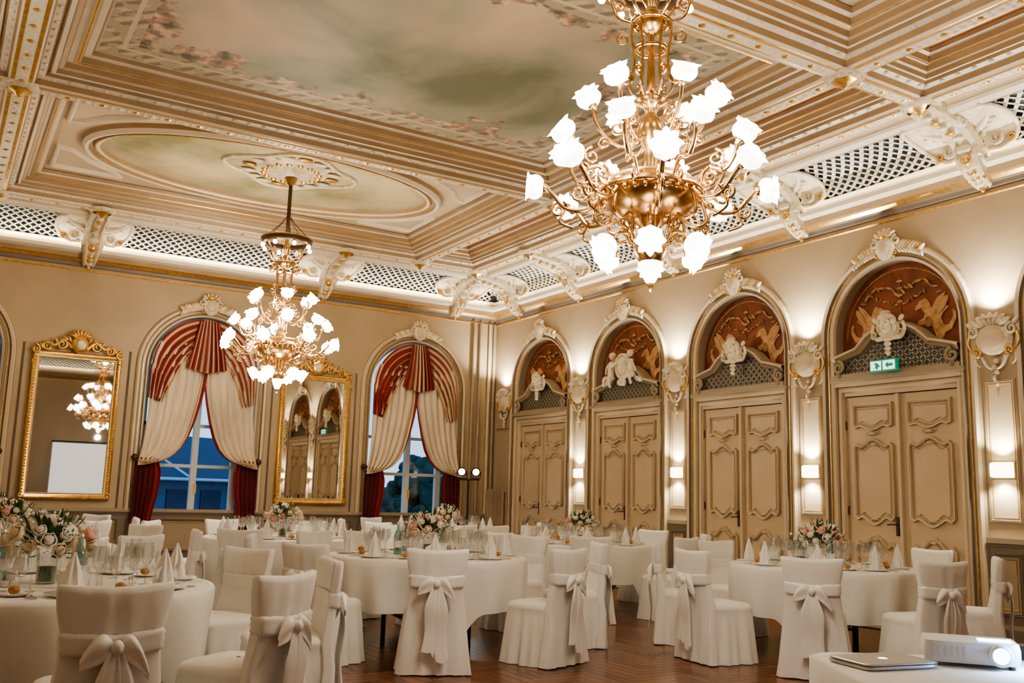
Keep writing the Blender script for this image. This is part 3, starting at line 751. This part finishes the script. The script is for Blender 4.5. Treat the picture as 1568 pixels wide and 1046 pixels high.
# ------------------------------------------------------------ chandelier
def chandelier_meshes():
    g=MB(); s=MB(); H=2.90
    g.lathe([(0,0),(.012,.01),(.022,.04),(.012,.06),(.03,.09),(.055,.12),(.03,.15),(.07,.19),(.10,.24),(.09,.30),(.045,.34),(.05,.38)],m_brass,seg=20)
    g.lathe([(.05,.38),(.09,.42),(.20,.47),(.27,.53),(.29,.58),(.30,.62),(.28,.64),(.22,.63),(.14,.66),(.07,.72),(.05,.80)],m_brass,seg=32,ripple=.03,rn=16)
    g.tube([(.31*cos(2*pi*i/40),.31*sin(2*pi*i/40),.60) for i in range(40)],.016,m_brass,6,closed=True)
    g.tube([(.24*cos(2*pi*i/40),.24*sin(2*pi*i/40),.68) for i in range(40)],.010,m_gold,6,closed=True)
    for i in range(32):
        a=2*pi*i/32; g.blob((.31*cos(a),.31*sin(a),.565),(.014,.014,.022),m_brass,seg=6,rings=4)
    g.lathe([(.05,.80),(.035,.86),(.06,.92),(.085,.98),(.07,1.05),(.03,1.10),(.045,1.15),(.10,1.18),(.06,1.22),(.03,1.26),(.022,1.40),(.02,1.60),(.05,1.63),(.09,1.66),(.12,1.72),(.05,1.75),(.03,1.80),(.06,1.86),(.03,1.92),(.02,2.0),(.02,H-.18),(.05,H-.15),(.10,H-.05),(.13,H)],m_brass,seg=18)
    g.lathe([(.0,2.0),(.026,2.0),(.026,2.75),(.0,2.75)],m_dkbr,seg=8)
    for (r_,z_) in ((.12,1.70),(.095,1.52)):
        g.tube([(r_*cos(2*pi*i/24),r_*sin(2*pi*i/24),z_) for i in range(24)],.012,m_brass,6,closed=True)
    g.lathe([(.27,1.93),(.31,1.93),(.33,1.99),(.29,2.0),(.27,1.93)],m_dkbr,seg=36)
    g.tube([(.32*cos(2*pi*i/36),.32*sin(2*pi*i/36),2.0) for i in range(36)],.014,m_brass,6,closed=True)
    def rad(pts,a): return [(r_*cos(a),r_*sin(a),z) for r_,z in pts]
    def sm(pts,n=5):
        P=[pts[0]]+list(pts)+[pts[-1]];o=[]
        for i in range(1,len(P)-2):
            for k in range(n):
                t=k/n;o.append(tuple(.5*((2*P[i][q])+(-P[i-1][q]+P[i+1][q])*t+(2*P[i-1][q]-5*P[i][q]+4*P[i+1][q]-P[i+2][q])*t*t+(-P[i-1][q]+3*P[i][q]-3*P[i+1][q]+P[i+2][q])*t**3) for q in (0,1)))
        o.append(pts[-1]);return o
    def shade(r_,z,a,tilt,k=1.0):
        mx=Matrix.Rotation(a,3,'Z')@Matrix.Rotation(tilt,3,'Y')
        c=(r_*cos(a),r_*sin(a),z)
        s.lathe([(.018*k,0),(.050*k,.008*k),(.070*k,.030*k),(.074*k,.055*k),(.066*k,.078*k),(.062*k,.088*k),(.080*k,.104*k)],m_shade,c=c,seg=32,mx=mx,ripple=.20,rn=8)
        s.lathe([(.0,.02),(.03*k,.035*k),(.034*k,.06*k),(.02*k,.085*k),(0,.095*k)],m_bulb,c=c,seg=10,mx=mx)
        g.lathe([(.0,-.03),(.014,-.03),(.022,-.01),(.034,.004),(.018,.014)],m_brass,c=c,seg=10,mx=mx)
    def scroll3(cr_,cz_,r_,a,hd,th=.009,n=14,turns=1.3):
        g.tube(rad([(cr_+r_*(1-.8*i/(n-1))*cos(hd*turns*2*pi*i/(n-1)+pi/2),cz_+r_*(1-.8*i/(n-1))*sin(hd*turns*2*pi*i/(n-1)+pi/2)) for i in range(n)],a),th,m_brass,5)
    def leafs(r_,z,a):
        for q in (-1,1):
            g.blob((r_*cos(a)+.012*q,r_*sin(a)+.012*q,z+.012),(.03,.014,.012),m_brass,ang=.6*q,seg=6,rings=4)
    for i in range(8):
        a=2*pi*i/8+.2
        g.tube(rad(sm([(.27,.60),(.38,.50),(.50,.50),(.58,.58),(.63,.63)]),a),.015,m_brass,6)
        scroll3(.43,.60,.07,a,1,.011); scroll3(.55,.49,.045,a,-1); leafs(.36,.52,a); leafs(.50,.51,a)
        shade(.64,.63,a,1.5 if i%2 else 1.05)
        g.tube(rad(sm([(.50,.50),(.54,.42),(.46,.38)]),a),.009,m_brass,5)
        g.tube(rad(sm([(.30,.56),(.33,.44),(.26,.40),(.20,.44)]),a),.011,m_brass,5)
        a2=a+pi/8
        g.tube(rad(sm([(.26,.62),(.34,.72),(.44,.70),(.50,.78),(.52,.85)]),a2),.013,m_brass,6)
        scroll3(.39,.78,.055,a2,-1); scroll3(.34,.62,.05,a2,1); leafs(.42,.70,a2)
        shade(.53,.87,a2,.95 if i%2 else .6)
    for i in range(6):
        a=2*pi*i/6+.35
        g.tube(rad(sm([(.06,.95),(.16,.90),(.26,.96),(.33,1.06),(.35,1.15)]),a),.012,m_brass,6); scroll3(.20,1.02,.06,a,1); scroll3(.28,.93,.04,a,-1)
        shade(.355,1.17,a,.75 if i%2 else .45)
        a2=a+pi/6
        g.tube(rad(sm([(.09,.30),(.16,.34),(.22,.32),(.245,.28)]),a2),.011,m_brass,6); shade(.25,.27,a2,2.1)
        scroll3(.16,.40,.05,a2,1)
        g.tube(rad(sm([(.06,1.18),(.13,1.28),(.10,1.45),(.12,1.62),(.12,1.70)]),a),.008,m_brass,5)
        g.tube(rad(sm([(.12,1.70),(.20,1.74),(.24,1.84),(.30,1.96)]),a),.011,m_brass,6); scroll3(.20,1.82,.05,a,1)
        scroll3(.17,1.60,.045,a,-1); scroll3(.15,1.34,.05,a,1); scroll3(.12,1.12,.05,a2,-1)
        g.tube(rad(sm([(.03,2.3),(.10,2.2),(.22,2.08),(.30,1.99)]),a),.006,m_dkbr,5)
    for i in range(8):
        a=2*pi*i/8; g.lathe([(.012,0),(.018,-.02),(.01,-.05)],m_brass,c=(.31*cos(a),.31*sin(a),1.95),seg=8); s.lathe([(.0,-.10),(.02,-.09),(.028,-.07),(.018,-.045),(0,-.04)],m_bulb,c=(.31*cos(a),.31*sin(a),1.96),seg=8)
    for i in range(24):
        a=2*pi*i/24; r_=.13; g.tube([(r_*cos(a),r_*sin(a),.30),(r_*1.4*cos(a),r_*1.4*sin(a),.44)],.006,m_brass,4)
    s.lathe([(0,.04),(.03,.06),(.05,.1),(.07,.17),(.05,.2)],m_shade,seg=12)
    return g.mesh('brass_frame'),s.mesh('glass_shades')
cg,cs=chandelier_meshes()
for (x,y,zb_) in ((-5.31,-10.87,2.52),(-5.2,-3.45,2.50)):
    e=bpy.data.objects.new('chandelier',None); e.location=(x,y,zb_); COL.objects.link(e)
    inst('brass_frame',cg,parent=e); inst('glass_shades',cs,parent=e)
    for i in range(4):
        a=2*pi*i/4+.4
        l=light('chandelier_light','POINT',(.44*cos(a),.44*sin(a),.76),50,size=.07); l.parent=e
    l=light('chandelier_light_crown','POINT',(0.0,.22,1.84),20,size=.06); l.parent=e
    l=light('chandelier_light_low','POINT',(.0,.0,-.06),30,size=.06); l.parent=e
m=MB(); m.lathe([(.0,-.10),(.10,-.10),(.14,-.05),(.22,-.07),(.28,-.03),(.42,-.04),(.46,-.0)],m_orn,seg=48,ripple=.08,rn=12)
for i in range(16):
    a=2*pi*i/16; m.blob((.55*cos(a),.55*sin(a),-.025),(.10,.05,.02),m_gold if i%4==0 else m_orn,seg=8,rings=5)
    m.lathe([(0,-.04),(.03,-.03),(.05,0)],m_gold,c=(.36*cos(a),.36*sin(a),-.03),seg=8)
m.tube([((.62+.08*cos(4*a))*cos(a)*1.25,(.62+.08*cos(4*a))*sin(a),-.01) for a in [2*pi*i/64 for i in range(64)]],.03,m_orn,6,closed=True)
md=m.mesh('ceiling_medallion')
inst('ceiling_medallion',md,(-5.2,-3.45,CZ-.012)); inst('ceiling_medallion',md,(-5.31,-10.87,CZ-.012))
# ------------------------------------------------------------ furniture
def table_mesh():
    m=MB(); n=200
    def ring_(r,z,amp,t=0):
        o=[]
        for i in range(n):
            a=2*pi*i/n; f=cos(13*a+.9*sin(3*a))*.55+cos(8*a+1.3)*.45; c4=max(0,cos(4*a+.5))**2
            rr=r+amp*f
            o.append((rr*cos(a),rr*sin(a),z-.28*t*t*c4))
        return o
    rows=[ring_(.02,.765,0),ring_(.5,.765,0),ring_(.85,.765,0),ring_(.885,.760,0),ring_(.897,.742,.002),ring_(.898,.70,.014,.1),ring_(.890,.62,.032,.3),ring_(.878,.54,.048,.5),ring_(.87,.46,.060,.7),ring_(.865,.38,.070,.9),ring_(.862,.34,.075,1.)]
    m.grid(rows,m_cloth,cv=True)
    m.lathe([(.82,.74),(.82,.71),(0,.71)],m_dkbr,seg=32)
    for i in range(4):
        a=pi/4+pi/2*i; c,s=cos(a),sin(a); m.tube([(.42*c,.42*s,0),(.42*c,.42*s,.72)],.022,m_black,8); m.tube([(.42*c,.42*s,.25),(.42*cos(a+pi/2),.42*sin(a+pi/2),.25)],.012,m_black,6)
    return m.mesh('round_banquet_table')
def settings(seed,bottles):
    random.seed(seed); m=MB(); z=.767
    def wine(x,y,k=1,h=.19):
        m.lathe([(.0,.0),(.032*k,.001),(.03*k,.004),(.005,.008),(.004,h*.45),(.02*k,h*.5),(.036*k,h*.66),(.036*k,h*.8),(.029*k,h)],m_glass,c=(x,y,z),seg=12)
    for i in range(8):
        a=2*pi*i/8; c,s=cos(a),sin(a)
        def P(r,t): return (r*c-t*s, r*s+t*c)
        x,y=P(.70,0); m.lathe([(0,.003),(.075,.004),(.09,.012),(.125,.018),(.125,.014),(.08,0)],m_china,c=(x,y,z),seg=24)
        n=14; rot=random.uniform(-.4,.4); rows=[]
        for k_,(r_,hh) in enumerate(((.066,.0),(.058,.05),(.038,.12),(.006,.195))):
            rows.append([(x+r_*(1+.22*(j%2))*cos(2*pi*j/n+rot)*1.0,y+r_*(1+.22*(j%2))*.7*sin(2*pi*j/n+rot),z+.018+hh-(.03 if (j%7==0 and k_==2) else 0)) for j in range(n)])
        m.grid(rows,m_cloth,cv=True,sm=False)
        m.add([(x-.05*s,y+.05*c,z+.02),(x+.02*c,y+.02*s,z+.15),(x-.085*s,y+.085*c,z+.10)],[(0,1,2)],m_cloth); m.add([(x+.05*s,y-.05*c,z+.02),(x+.02*c,y+.02*s,z+.15),(x+.085*s,y-.085*c,z+.10)],[(0,1,2)],m_cloth)
        for (r_,t,k_,h) in ((.50,.16,1,.23),(.46,.07,1.2,.21),(.54,.24,.95,.18),(.40,.20,.8,.22)):
            X,Y=P(r_,t); wine(X,Y,k_,h)
        for t in (-.17,-.195,.15,.17):
            A=P(.62,t);B=P(.80,t); m.tube([(A[0],A[1],z+.004),(B[0],B[1],z+.004)],.004,m_steel,4)
        X,Y=P(.60,-.24); m.lathe([(0,.002),(.06,.004),(.075,.012)],m_china,c=(X,Y,z),seg=16); m.blob((X,Y,z+.03),(.04,.028,.022),m_bread)
    for i in range(4):
        a=pi/8+i*pi/2+.2; X,Y=.27*cos(a),.27*sin(a); m.lathe([(.0,0),(.03,.002),(.032,.05),(.03,.07)],m_glass,c=(X,Y,z),seg=12); m.lathe([(0,.03),(.02,.03),(.02,0.002)],m_wrose,c=(X,Y,z),seg=8)
    if bottles:
        for (dx,dy) in ((-.24,-.2),(.05,-.28),(.3,.1)):
            c=(dx,dy,z); m.lathe([(0,0),(.036,.002),(.038,.02),(.038,.15),(.03,.185),(.014,.22),(.013,.26),(.015,.262),(.015,.28),(0,.28)],m_bottle,c=c,seg=18); m.lathe([(.0385,.06),(.0385,.12)],m_china,c=c,seg=18); m.lathe([(.016,.258),(.016,.283),(0,.283)],m_steel,c=c,seg=12)
    return m.mesh('table_place_settings')
def flowers(seed):
    random.seed(seed); m=MB(); z=.767
    m.lathe([(0,.0),(.05,.002),(.055,.03),(.05,.10),(.06,.16)],m_glass,c=(0,0,z),seg=16); m.lathe([(0,.01),(.046,.01),(.046,.09),(0,.09)],m_leaf,c=(0,0,z),seg=12)
    for i in range(190):
        a=random.uniform(0,2*pi); e=random.uniform(-.35,1.3); R=random.uniform(.11,.24)
        c=Vector((R*cos(e)*cos(a),R*cos(e)*sin(a),z+.20+R*sin(e)*.8)); d=Vector((cos(a)*cos(e),sin(a)*cos(e),sin(e)+.2)).normalized(); u=d.cross(Vector((0,0,1))).normalized()
        L=random.uniform(.03,.055);w=.014; n_=d.cross(u)
        m.add([c-d*L,c+u*w+n_*.004,c+d*L,c-u*w+n_*.004],[(0,1,2,3)],m_leaf)
    for i in range(26):
        a=i*2.4; e=math.asin(max(-.15,min(1,1-i/21))) ; R=random.uniform(.14,.20); c=(R*cos(e)*cos(a)*1.1,R*cos(e)*sin(a)*1.1,z+.20+R*sin(e)*.8)
        mt_=random.choice([m_pink,m_crose,m_wrose,m_wrose,m_crose,m_crose]); k=random.uniform(.8,1.3)
        mx=Matrix.Rotation(a,3,'Z')@Matrix.Rotation(pi/2-e,3,'Y')
        m.lathe([(.006*k,-.02*k),(.026*k,-.012*k),(.036*k,.006*k),(.033*k,.022*k),(.028*k,.018*k)],mt_,c=c,seg=12,mx=mx,ripple=.2,rn=5)
        m.lathe([(.01*k,-.005),(.024*k,.008*k),(.022*k,.026*k),(.014*k,.022*k),(.012*k,.03*k),(0,.024*k)],mt_,c=c,seg=9,mx=mx,ripple=.25,rn=3)
    for i in range(24):
        a=random.uniform(0,2*pi); e=random.uniform(0,1.4); R=.23; c=(R*cos(e)*cos(a),R*cos(e)*sin(a),z+.20+R*sin(e)*.85)
        m.blob(c,(.009,.009,.009),m_wrose,seg=6,rings=4)
    return m.mesh('flower_centerpiece')
def chair():
    m=MB(); n=84
    def ringz(z,hx,hy,amp,cy=0):
        o=[]
        for i in range(n):
            a=2*pi*i/n; c,s=cos(a),sin(a); k=(abs(c)**6+abs(s)**6)**(-1/6)
            f=1+amp*(cos(14*a+1.3*sin(2*a))*.55+cos(9*a+2)*.45)
            o.append((hx*k*c*f,cy+hy*k*s*f,z))
        return o
    rows=[ringz(.004,.268,.260,.10),ringz(.10,.257,.250,.085),ringz(.25,.243,.238,.055),ringz(.36,.231,.230,.03),ringz(.42,.224,.226,.012),ringz(.435,.228,.229,.004),ringz(.45,.222,.224,.002),ringz(.465,.214,.218,0),ringz(.477,.19,.195,0),ringz(.484,.10,.10,0),ringz(.486,.01,.01,0)]
    m.grid(rows,m_cloth,cv=True)
    rows=[]; B=[(.01,.280,.05),(.15,.258,.045),(.3,.240,.04),(.45,.222,.036),(.58,.205,.033),(.67,.196,.030),(.73,.205,.032),(.80,.222,.032),(.865,.232,.030),(.888,.232,.024),(.896,.222,.010)]
    for (z,hx,hy) in B:
        cy=-.235-.06*max(0,(z-.40)/.52); o=[]
        for i in range(48):
            a=2*pi*i/48; c,s=cos(a),sin(a); k=(abs(c)**8+abs(s)**8)**(-1/8); x=hx*k*c
            fold=(.018*cos(x*52+1+z*2)*(1-z/.66)) if z<.66 else .005*cos(x*60)
            o.append((x,cy+hy*k*s+.03*(x/.22)**2*(1 if z>.4 else .2)+fold,z+(.014*(x/.22)**2 if z>.84 else 0)))
        rows.append(o)
    m.grid(rows,m_cloth,cv=True); m.add(rows[-1],[range(48)],m_cloth)
    ZS=.68
    def slab(z,ex,hh):
        return [( (.203+ex)*((abs(cos(a))**6+abs(sin(a))**6)**(-1/6))*cos(a), -.267+ (.04+ex)*((abs(cos(a))**6+abs(sin(a))**6)**(-1/6))*sin(a)+.028*(cos(a))**2, z+hh-.02*(sin(a)<0)*(1-abs(cos(a)))) for a in [2*pi*i/40 for i in range(40)]]
    m.grid([slab(ZS,-.004,-.045),slab(ZS,.006,-.03),slab(ZS,.001,-.012),slab(ZS,.006,.002),slab(ZS,.002,.016),slab(ZS,.007,.028),slab(ZS,-.004,.045)],m_satin,cv=True)
    y=-.345; ZK=ZS-.02
    m.blob((0,y,ZK),(.026,.026,.032),m_satin,seg=12,rings=8)
    for e in(-1,1):
        rows=[]
        for i in range(13):
            t=i/12; x=.012+.125*t; h=.014+.044*sin(pi*min(1,t*.92)**.75)*(1 if t<.97 else .55); th=.004+.018*sin(pi*min(1,t*1.02)); zc=ZK+.025*t-.11*t*t*(1.3 if e>0 else .8)
            rows.append([(e*x,y+.012-th*sin(q)*1.0+.010*cos(3*q)*sin(pi*t),zc+h*cos(q)) for q in [2*pi*j/16 for j in range(16)]])
        m.grid(rows,m_satin,cv=True)
        rows=[]
        for i in range(18):
            t=i/17; x=e*(.010+.050*t+.014*sin(t*6)); z=ZK-.01-(.54 if e>0 else .47)*t; yy=y+.012-.010*sin(t*7)-.018*t*(1-t)*2+.0; w_=.014+.032*min(1,t*3)
            rows.append([(x-w_,yy,z),(x-w_*.5,yy-.014,z),(x,yy+.002,z-.012*t),(x+w_*.5,yy-.012,z),(x+w_,yy,z+e*.04*t)])
        m.grid(rows,m_satin)
    return m.mesh('covered_dining_chair')
tm=table_mesh(); sts=[settings(3,True),settings(5,False)]; fls=[flowers(1),flowers(9),flowers(14)]; cm_=chair()
random.seed(11)
R8=lambda a0:[a0+45*k for k in range(8)]
# centre, scale, chair ring radius, chair angles (degrees)
TB=[((-8.2,-9.2),1,1.28,[-86,-52,-12,32,78,124,170,215]),((-4.9,-7.29),1,1.27,[-112,-156,-70,-25,20,65,110,155]),((-5.25,-4.2),1,1.28,R8(-122)),((-1.95,-5.55),.95,1.22,R8(-120)),
    ((-1.80,-9.08),.92,1.18,[-142,176,133,88,43,-6,-56,-101]),((-8.15,-5.5),1,1.28,R8(-100)),((-2.2,-2.45),.95,1.24,R8(-110)),((-8.1,-2.2),1,1.28,R8(-100))]
placed=[]
for i,((x,y),k_,RR,angs) in enumerate(TB):
    inst('round_banquet_table',tm,(x,y,0),random.uniform(0,6),(k_,k_,1))
    inst('table_place_settings',sts[0 if i in(0,1,4) else 1],(x,y,0),math.radians(angs[0]),(k_,k_,1))
    inst('flower_centerpiece',fls[i%3],(x,y,0),i*1.1,1.0)
    for aa in angs:
        a=math.radians(aa+random.uniform(-2,2)); R=RR+random.uniform(-.01,.04)
        px,py=x+R*cos(a),y+R*sin(a)
        if px>-.40 or py>-.45 or px<-10.2 or math.hypot(px+1.1,py+1.2)<.95: continue
        if any(math.hypot(px-q[0][0],py-q[0][1])<1.16 for q in TB if q[0]!=(x,y)): continue
        if any(math.hypot(px-q[0],py-q[1])<.60 for q in placed): continue
        placed.append((px,py))
        inst('covered_dining_chair',cm_,(px,py,0),a+pi/2+random.uniform(-.08,.08))
# projector table
th=math.radians(-31.25); PX,PY=-5.41,-13.17
e=bpy.data.objects.new('projector_table',None); e.location=(PX,PY,0); e.rotation_euler=(0,0,th); COL.objects.link(e)
m=MB()
def rr(hx,hy,z,amp):
    o=[]
    for i in range(96):
        a=2*pi*i/96; c,s=cos(a),sin(a); k=(abs(c)**14+abs(s)**14)**(-1/14); f=1+amp*cos(19*a)
        o.append((hx*k*c*f,hy*k*s*f,z))
    return o
m.grid([rr(.02,.02,.755,0),rr(.73,.38,.755,0),rr(.75,.40,.745,0),rr(.755,.405,.6,.006),rr(.77,.42,.3,.014),rr(.78,.43,.03,.02)],m_cloth,cv=True)
for sx in(-1,1):
    for sy in(-1,1): m.tube([(sx*.65,sy*.3,0),(sx*.65,sy*.3,.73)],.02,m_black,8)
m.obj('tablecloth_and_legs',parent=e)
def loc(lx,ly,z=.757): return (PX+lx*cos(th)-ly*sin(th),PY+lx*sin(th)+ly*cos(th),z)
m=MB()
def slab(m,hx,hy,z0,z1,mat,r=12):
    def q(s_,z): return [(hx*s_*(abs(cos(a))**r+abs(sin(a))**r)**(-1/r)*cos(a),hy*s_*(abs(cos(a))**r+abs(sin(a))**r)**(-1/r)*sin(a),z) for a in [2*pi*i/48 for i in range(48)]]
    m.grid([q(.97,z0),q(1,z0+(z1-z0)*.3),q(1,z1-(z1-z0)*.3),q(.97,z1)],mat,cv=True); m.add(q(.97,z0),[range(48)],mat); m.add(q(.97,z1),[range(48)],mat)
slab(m,.16,.11,.0,.012,m_alu); slab(m,.16,.11,.014,.021,m_alu); m.blob((0,0,.021),(.016,.018,.001),m_lgo,seg=14); m.tube([(-.12,.108,.013),(.12,.108,.013)],.006,m_black,6)
m.obj('laptop',loc(-.55,.12),th+.35)
m=MB(); slab(m,.16,.11,.012,.085,m_pwhite)
for x in(-.13,.13):
    for y in(-.08,.08): m.tube([(x,y,0),(x,y,.015)],.012,m_black,8)
m.lathe([(0,0),(.035,0),(.04,.02),(.03,.03),(0,.03)],m_pwhite,c=(.09,-.11,.05),seg=20,mx=Matrix.Rotation(pi/2,3,'X')); m.lathe([(0,.031),(.028,.031)],m_beam,c=(.09,-.11,.05),seg=20,mx=Matrix.Rotation(pi/2,3,'X'))
for i in range(6): m.box(-.13+.02*i,-.122+.02*i,-.1125,-.108,.03,.07,m_alu)
m.box(.03,.14,-.04,.03,.085,.088,m_beam)  # emissive patch paints the blue-white glow onto the casing top
m.obj('projector',loc(-.20,.20),th-.35)
light('projector_spill','AREA',loc(.0,.0,.90),5,col=(.40,.62,1),size=.1,rot=(0,0,0))
m=MB(); slab(m,.12,.04,.0,.05,m_black,4); m.obj('black_cable_pouch',loc(.06,.34),th)
m=MB(); m.box(-.9,.9,-.02,.0,1.0,2.5,m_screen); m.tube([(-.93,0,2.52),(.93,0,2.52)],.035,m_black,8); m.tube([(0,.03,0),(0,.03,2.5)],.02,m_black,8)
for a in (0,2.1,4.2): m.tube([(0,.03,.3),(.4*cos(a),.03+.3*sin(a),.01)],.012,m_black,6)
m.obj('projection_screen',(-4.9,-16.3,0),pi)
m=MB(); m.tube([(0,0,.3),(0,0,1.55)],.018,m_black,8); m.tube([(-.18,0,1.55),(.18,0,1.55)],.014,m_black,6)
for a in (0.3,2.4,4.5): m.tube([(0,0,.35),(.35*cos(a),.35*sin(a),.01)],.012,m_black,6)
for x in(-.12,.12):
    mx=Matrix.Rotation(pi/2+.15,3,'X')
    m.lathe([(0,-.16),(.05,-.15),(.068,-.05),(.075,.03),(.055,.03)],m_black,c=(x,0,1.68),seg=16,mx=mx); m.lathe([(0,.025),(.055,.025)],m_spot,c=(x,0,1.68),seg=16,mx=mx); m.tube([(x-.08,0,1.68),(x-.08,0,1.57),(x+.08,0,1.57),(x+.08,0,1.68)],.008,m_black,5)
m.obj('stage_light_stand',(-1.1,-1.1,0),-.45)
m=MB()
for i in range(9):
    x=.10+.07*i
    for y in(-.16,-.08): m.tube([(x,y,.16),(x,y,1.38)],.026,m_rad,8)
    m.tube([(x,-.08,.16),(x,-.16,.16)],.03,m_rad,8); m.tube([(x,-.16,1.38),(x,-.08,1.38)],.03,m_rad,8)
m.tube([(.08,-.12,.18),(.68,-.12,.18)],.022,m_rad,8); m.tube([(.08,-.12,1.36),(.68,-.12,1.36)],.022,m_rad,8)
for x in(.10,.66): m.tube([(x,-.12,0),(x,-.12,.16)],.02,m_rad,8)
m.obj('radiator',ORG['right'],ROT['right'])
m=MB(); m.box(-.165,.165,-.04,0,0,.13,m_green); m.box(.0,.15,-.042,-.039,.015,.115,m_signw); m.box(-.155,-.02,-.042,-.039,.015,.115,m_signw)
m.poly([(-.13,.025),(-.10,.045),(-.085,.07),(-.11,.085),(-.085,.10),(-.055,.085),(-.03,.05),(-.055,.05),(-.065,.025),(-.085,.025),(-.085,.045)],m_green,.041,.045); m.poly([(.03,.065),(.07,.10),(.07,.08),(.125,.08),(.125,.05),(.07,.05),(.07,.03)],m_green,.041,.045)
m.obj('exit_sign',onwall('right',DS[3]-.02,.14,2.745),ROT['right'])
# ------------------------------------------------------------ outside
m_bld=M('neighbour_wall',(.07,.13,.22),.7,var=.1); m_roof=M('neighbour_roof',(.015,.035,.08),.6,var=.2); m_tree=M('tree_foliage',(.022,.055,.038),.8,var=.5,scale=3); m_grd=M('outside_lawn',(.05,.16,.18),.8,var=.3); m_bw=M('neighbour_trim',(.5,.6,.7),.5)
m=MB(); m.add([(-60,.6,-3),(60,.6,-3),(60,90,-3),(-60,90,-3)],[(0,1,2,3)],m_grd); m.obj('ground_outside')
m=MB(); m.box(-5,5,0,6,-3,1.6,m_bld); m.add([(-5.4,-.4,1.5),(5.4,-.4,1.5),(5.4,3,3.0),(-5.4,3,3.0)],[(0,1,2,3)],m_roof); m.add([(-5.4,6.4,1.5),(5.4,6.4,1.5),(5.4,3,3.0),(-5.4,3,3.0)],[(0,1,2,3)],m_roof)
for e in(-1,1): m.add([(e*5,0,1.6),(e*5,6,1.6),(e*5,3,2.95)],[(0,1,2)],m_bld)
for i in range(7): m.box(-4.4+i*1.3,-3.6+i*1.3,-.05,0,.0,1.2,m_roof)
m.tube([(-5.4,-.42,1.5),(5.4,-.42,1.5)],.05,m_bw,6)
for x in(-5.4,-2,1.4,5.4): m.tube([(x,-.4,1.5),(x,3,3.0)],.05,m_bw,6)
m.obj('neighbour_building',(-3.5,14,0),.5)
random.seed(3)
def tree():
    m=MB(); m.tube([(0,0,-3),(0.1,0,0),(0,0,1)],[.2,.15,.08],m_dkbr,8)
    for i in range(170):
        a=random.uniform(0,6.3); z=random.uniform(-1.2,2.4); k=max(.1,1-abs(z-.3)/2.3); r_=1.7*k*random.uniform(.3,1)**.5
        m.blob((r_*cos(a),r_*sin(a),z),(.34,.30,.26),m_tree,ang=random.uniform(0,3),seg=7,rings=5)
    return m.mesh('tree')
tr=tree()
for (x,y,k_) in ((3.2,13,.7),(5.6,14,1.05),(7.2,16,1.0),(4.6,19,1.1),(9,22,1.2),(-4.5,26,1.7),(2.2,24,1.6)): inst('tree',tr,(x,y,-.2*k_),x,k_)
w=bpy.data.worlds.new('dusk'); SC.world=w; w.use_nodes=True; n=w.node_tree; n.nodes.clear()
o=n.nodes.new('ShaderNodeOutputWorld'); bg=n.nodes.new('ShaderNodeBackground'); tc=n.nodes.new('ShaderNodeTexCoord'); sp=n.nodes.new('ShaderNodeSeparateXYZ'); r=n.nodes.new('ShaderNodeValToRGB')
r.color_ramp.elements[0].position=.0; r.color_ramp.elements[0].color=(.50,.66,.80,1); r.color_ramp.elements[1].position=.35; r.color_ramp.elements[1].color=(.16,.38,.68,1)
n.links.new(tc.outputs['Generated'],sp.inputs[0]); n.links.new(sp.outputs[2],r.inputs[0]); n.links.new(r.outputs[0],bg.inputs[0]); bg.inputs[1].default_value=1.7; n.links.new(bg.outputs[0],o.inputs[0])
# ------------------------------------------------------------ camera
f=1437.; yaw,pit,rol=map(math.radians,(31.25,9.27,1.62))
fw=Vector((sin(yaw),cos(yaw),0));rt=Vector((cos(yaw),-sin(yaw),0));up=Vector((0,0,1))
F=fw*cos(pit)+up*sin(pit);U=up*cos(pit)-fw*sin(pit)
Rc=rt*cos(rol)+U*sin(rol);Uc=U*cos(rol)-rt*sin(rol)
c=bpy.data.cameras.new('camera'); c.sensor_width=36; c.lens=f/1568*36; c.clip_start=.05; c.clip_end=300
co=bpy.data.objects.new('camera',c); COL.objects.link(co)
Mx=Matrix((Rc,Uc,-F)).transposed().to_4x4(); Mx.translation=Vector((-8.80,-15.07,1.32)); co.matrix_world=Mx
SC.camera=co
SC.view_settings.exposure=0.08
try: SC.view_settings.look='AgX - Medium High Contrast'
except Exception: pass
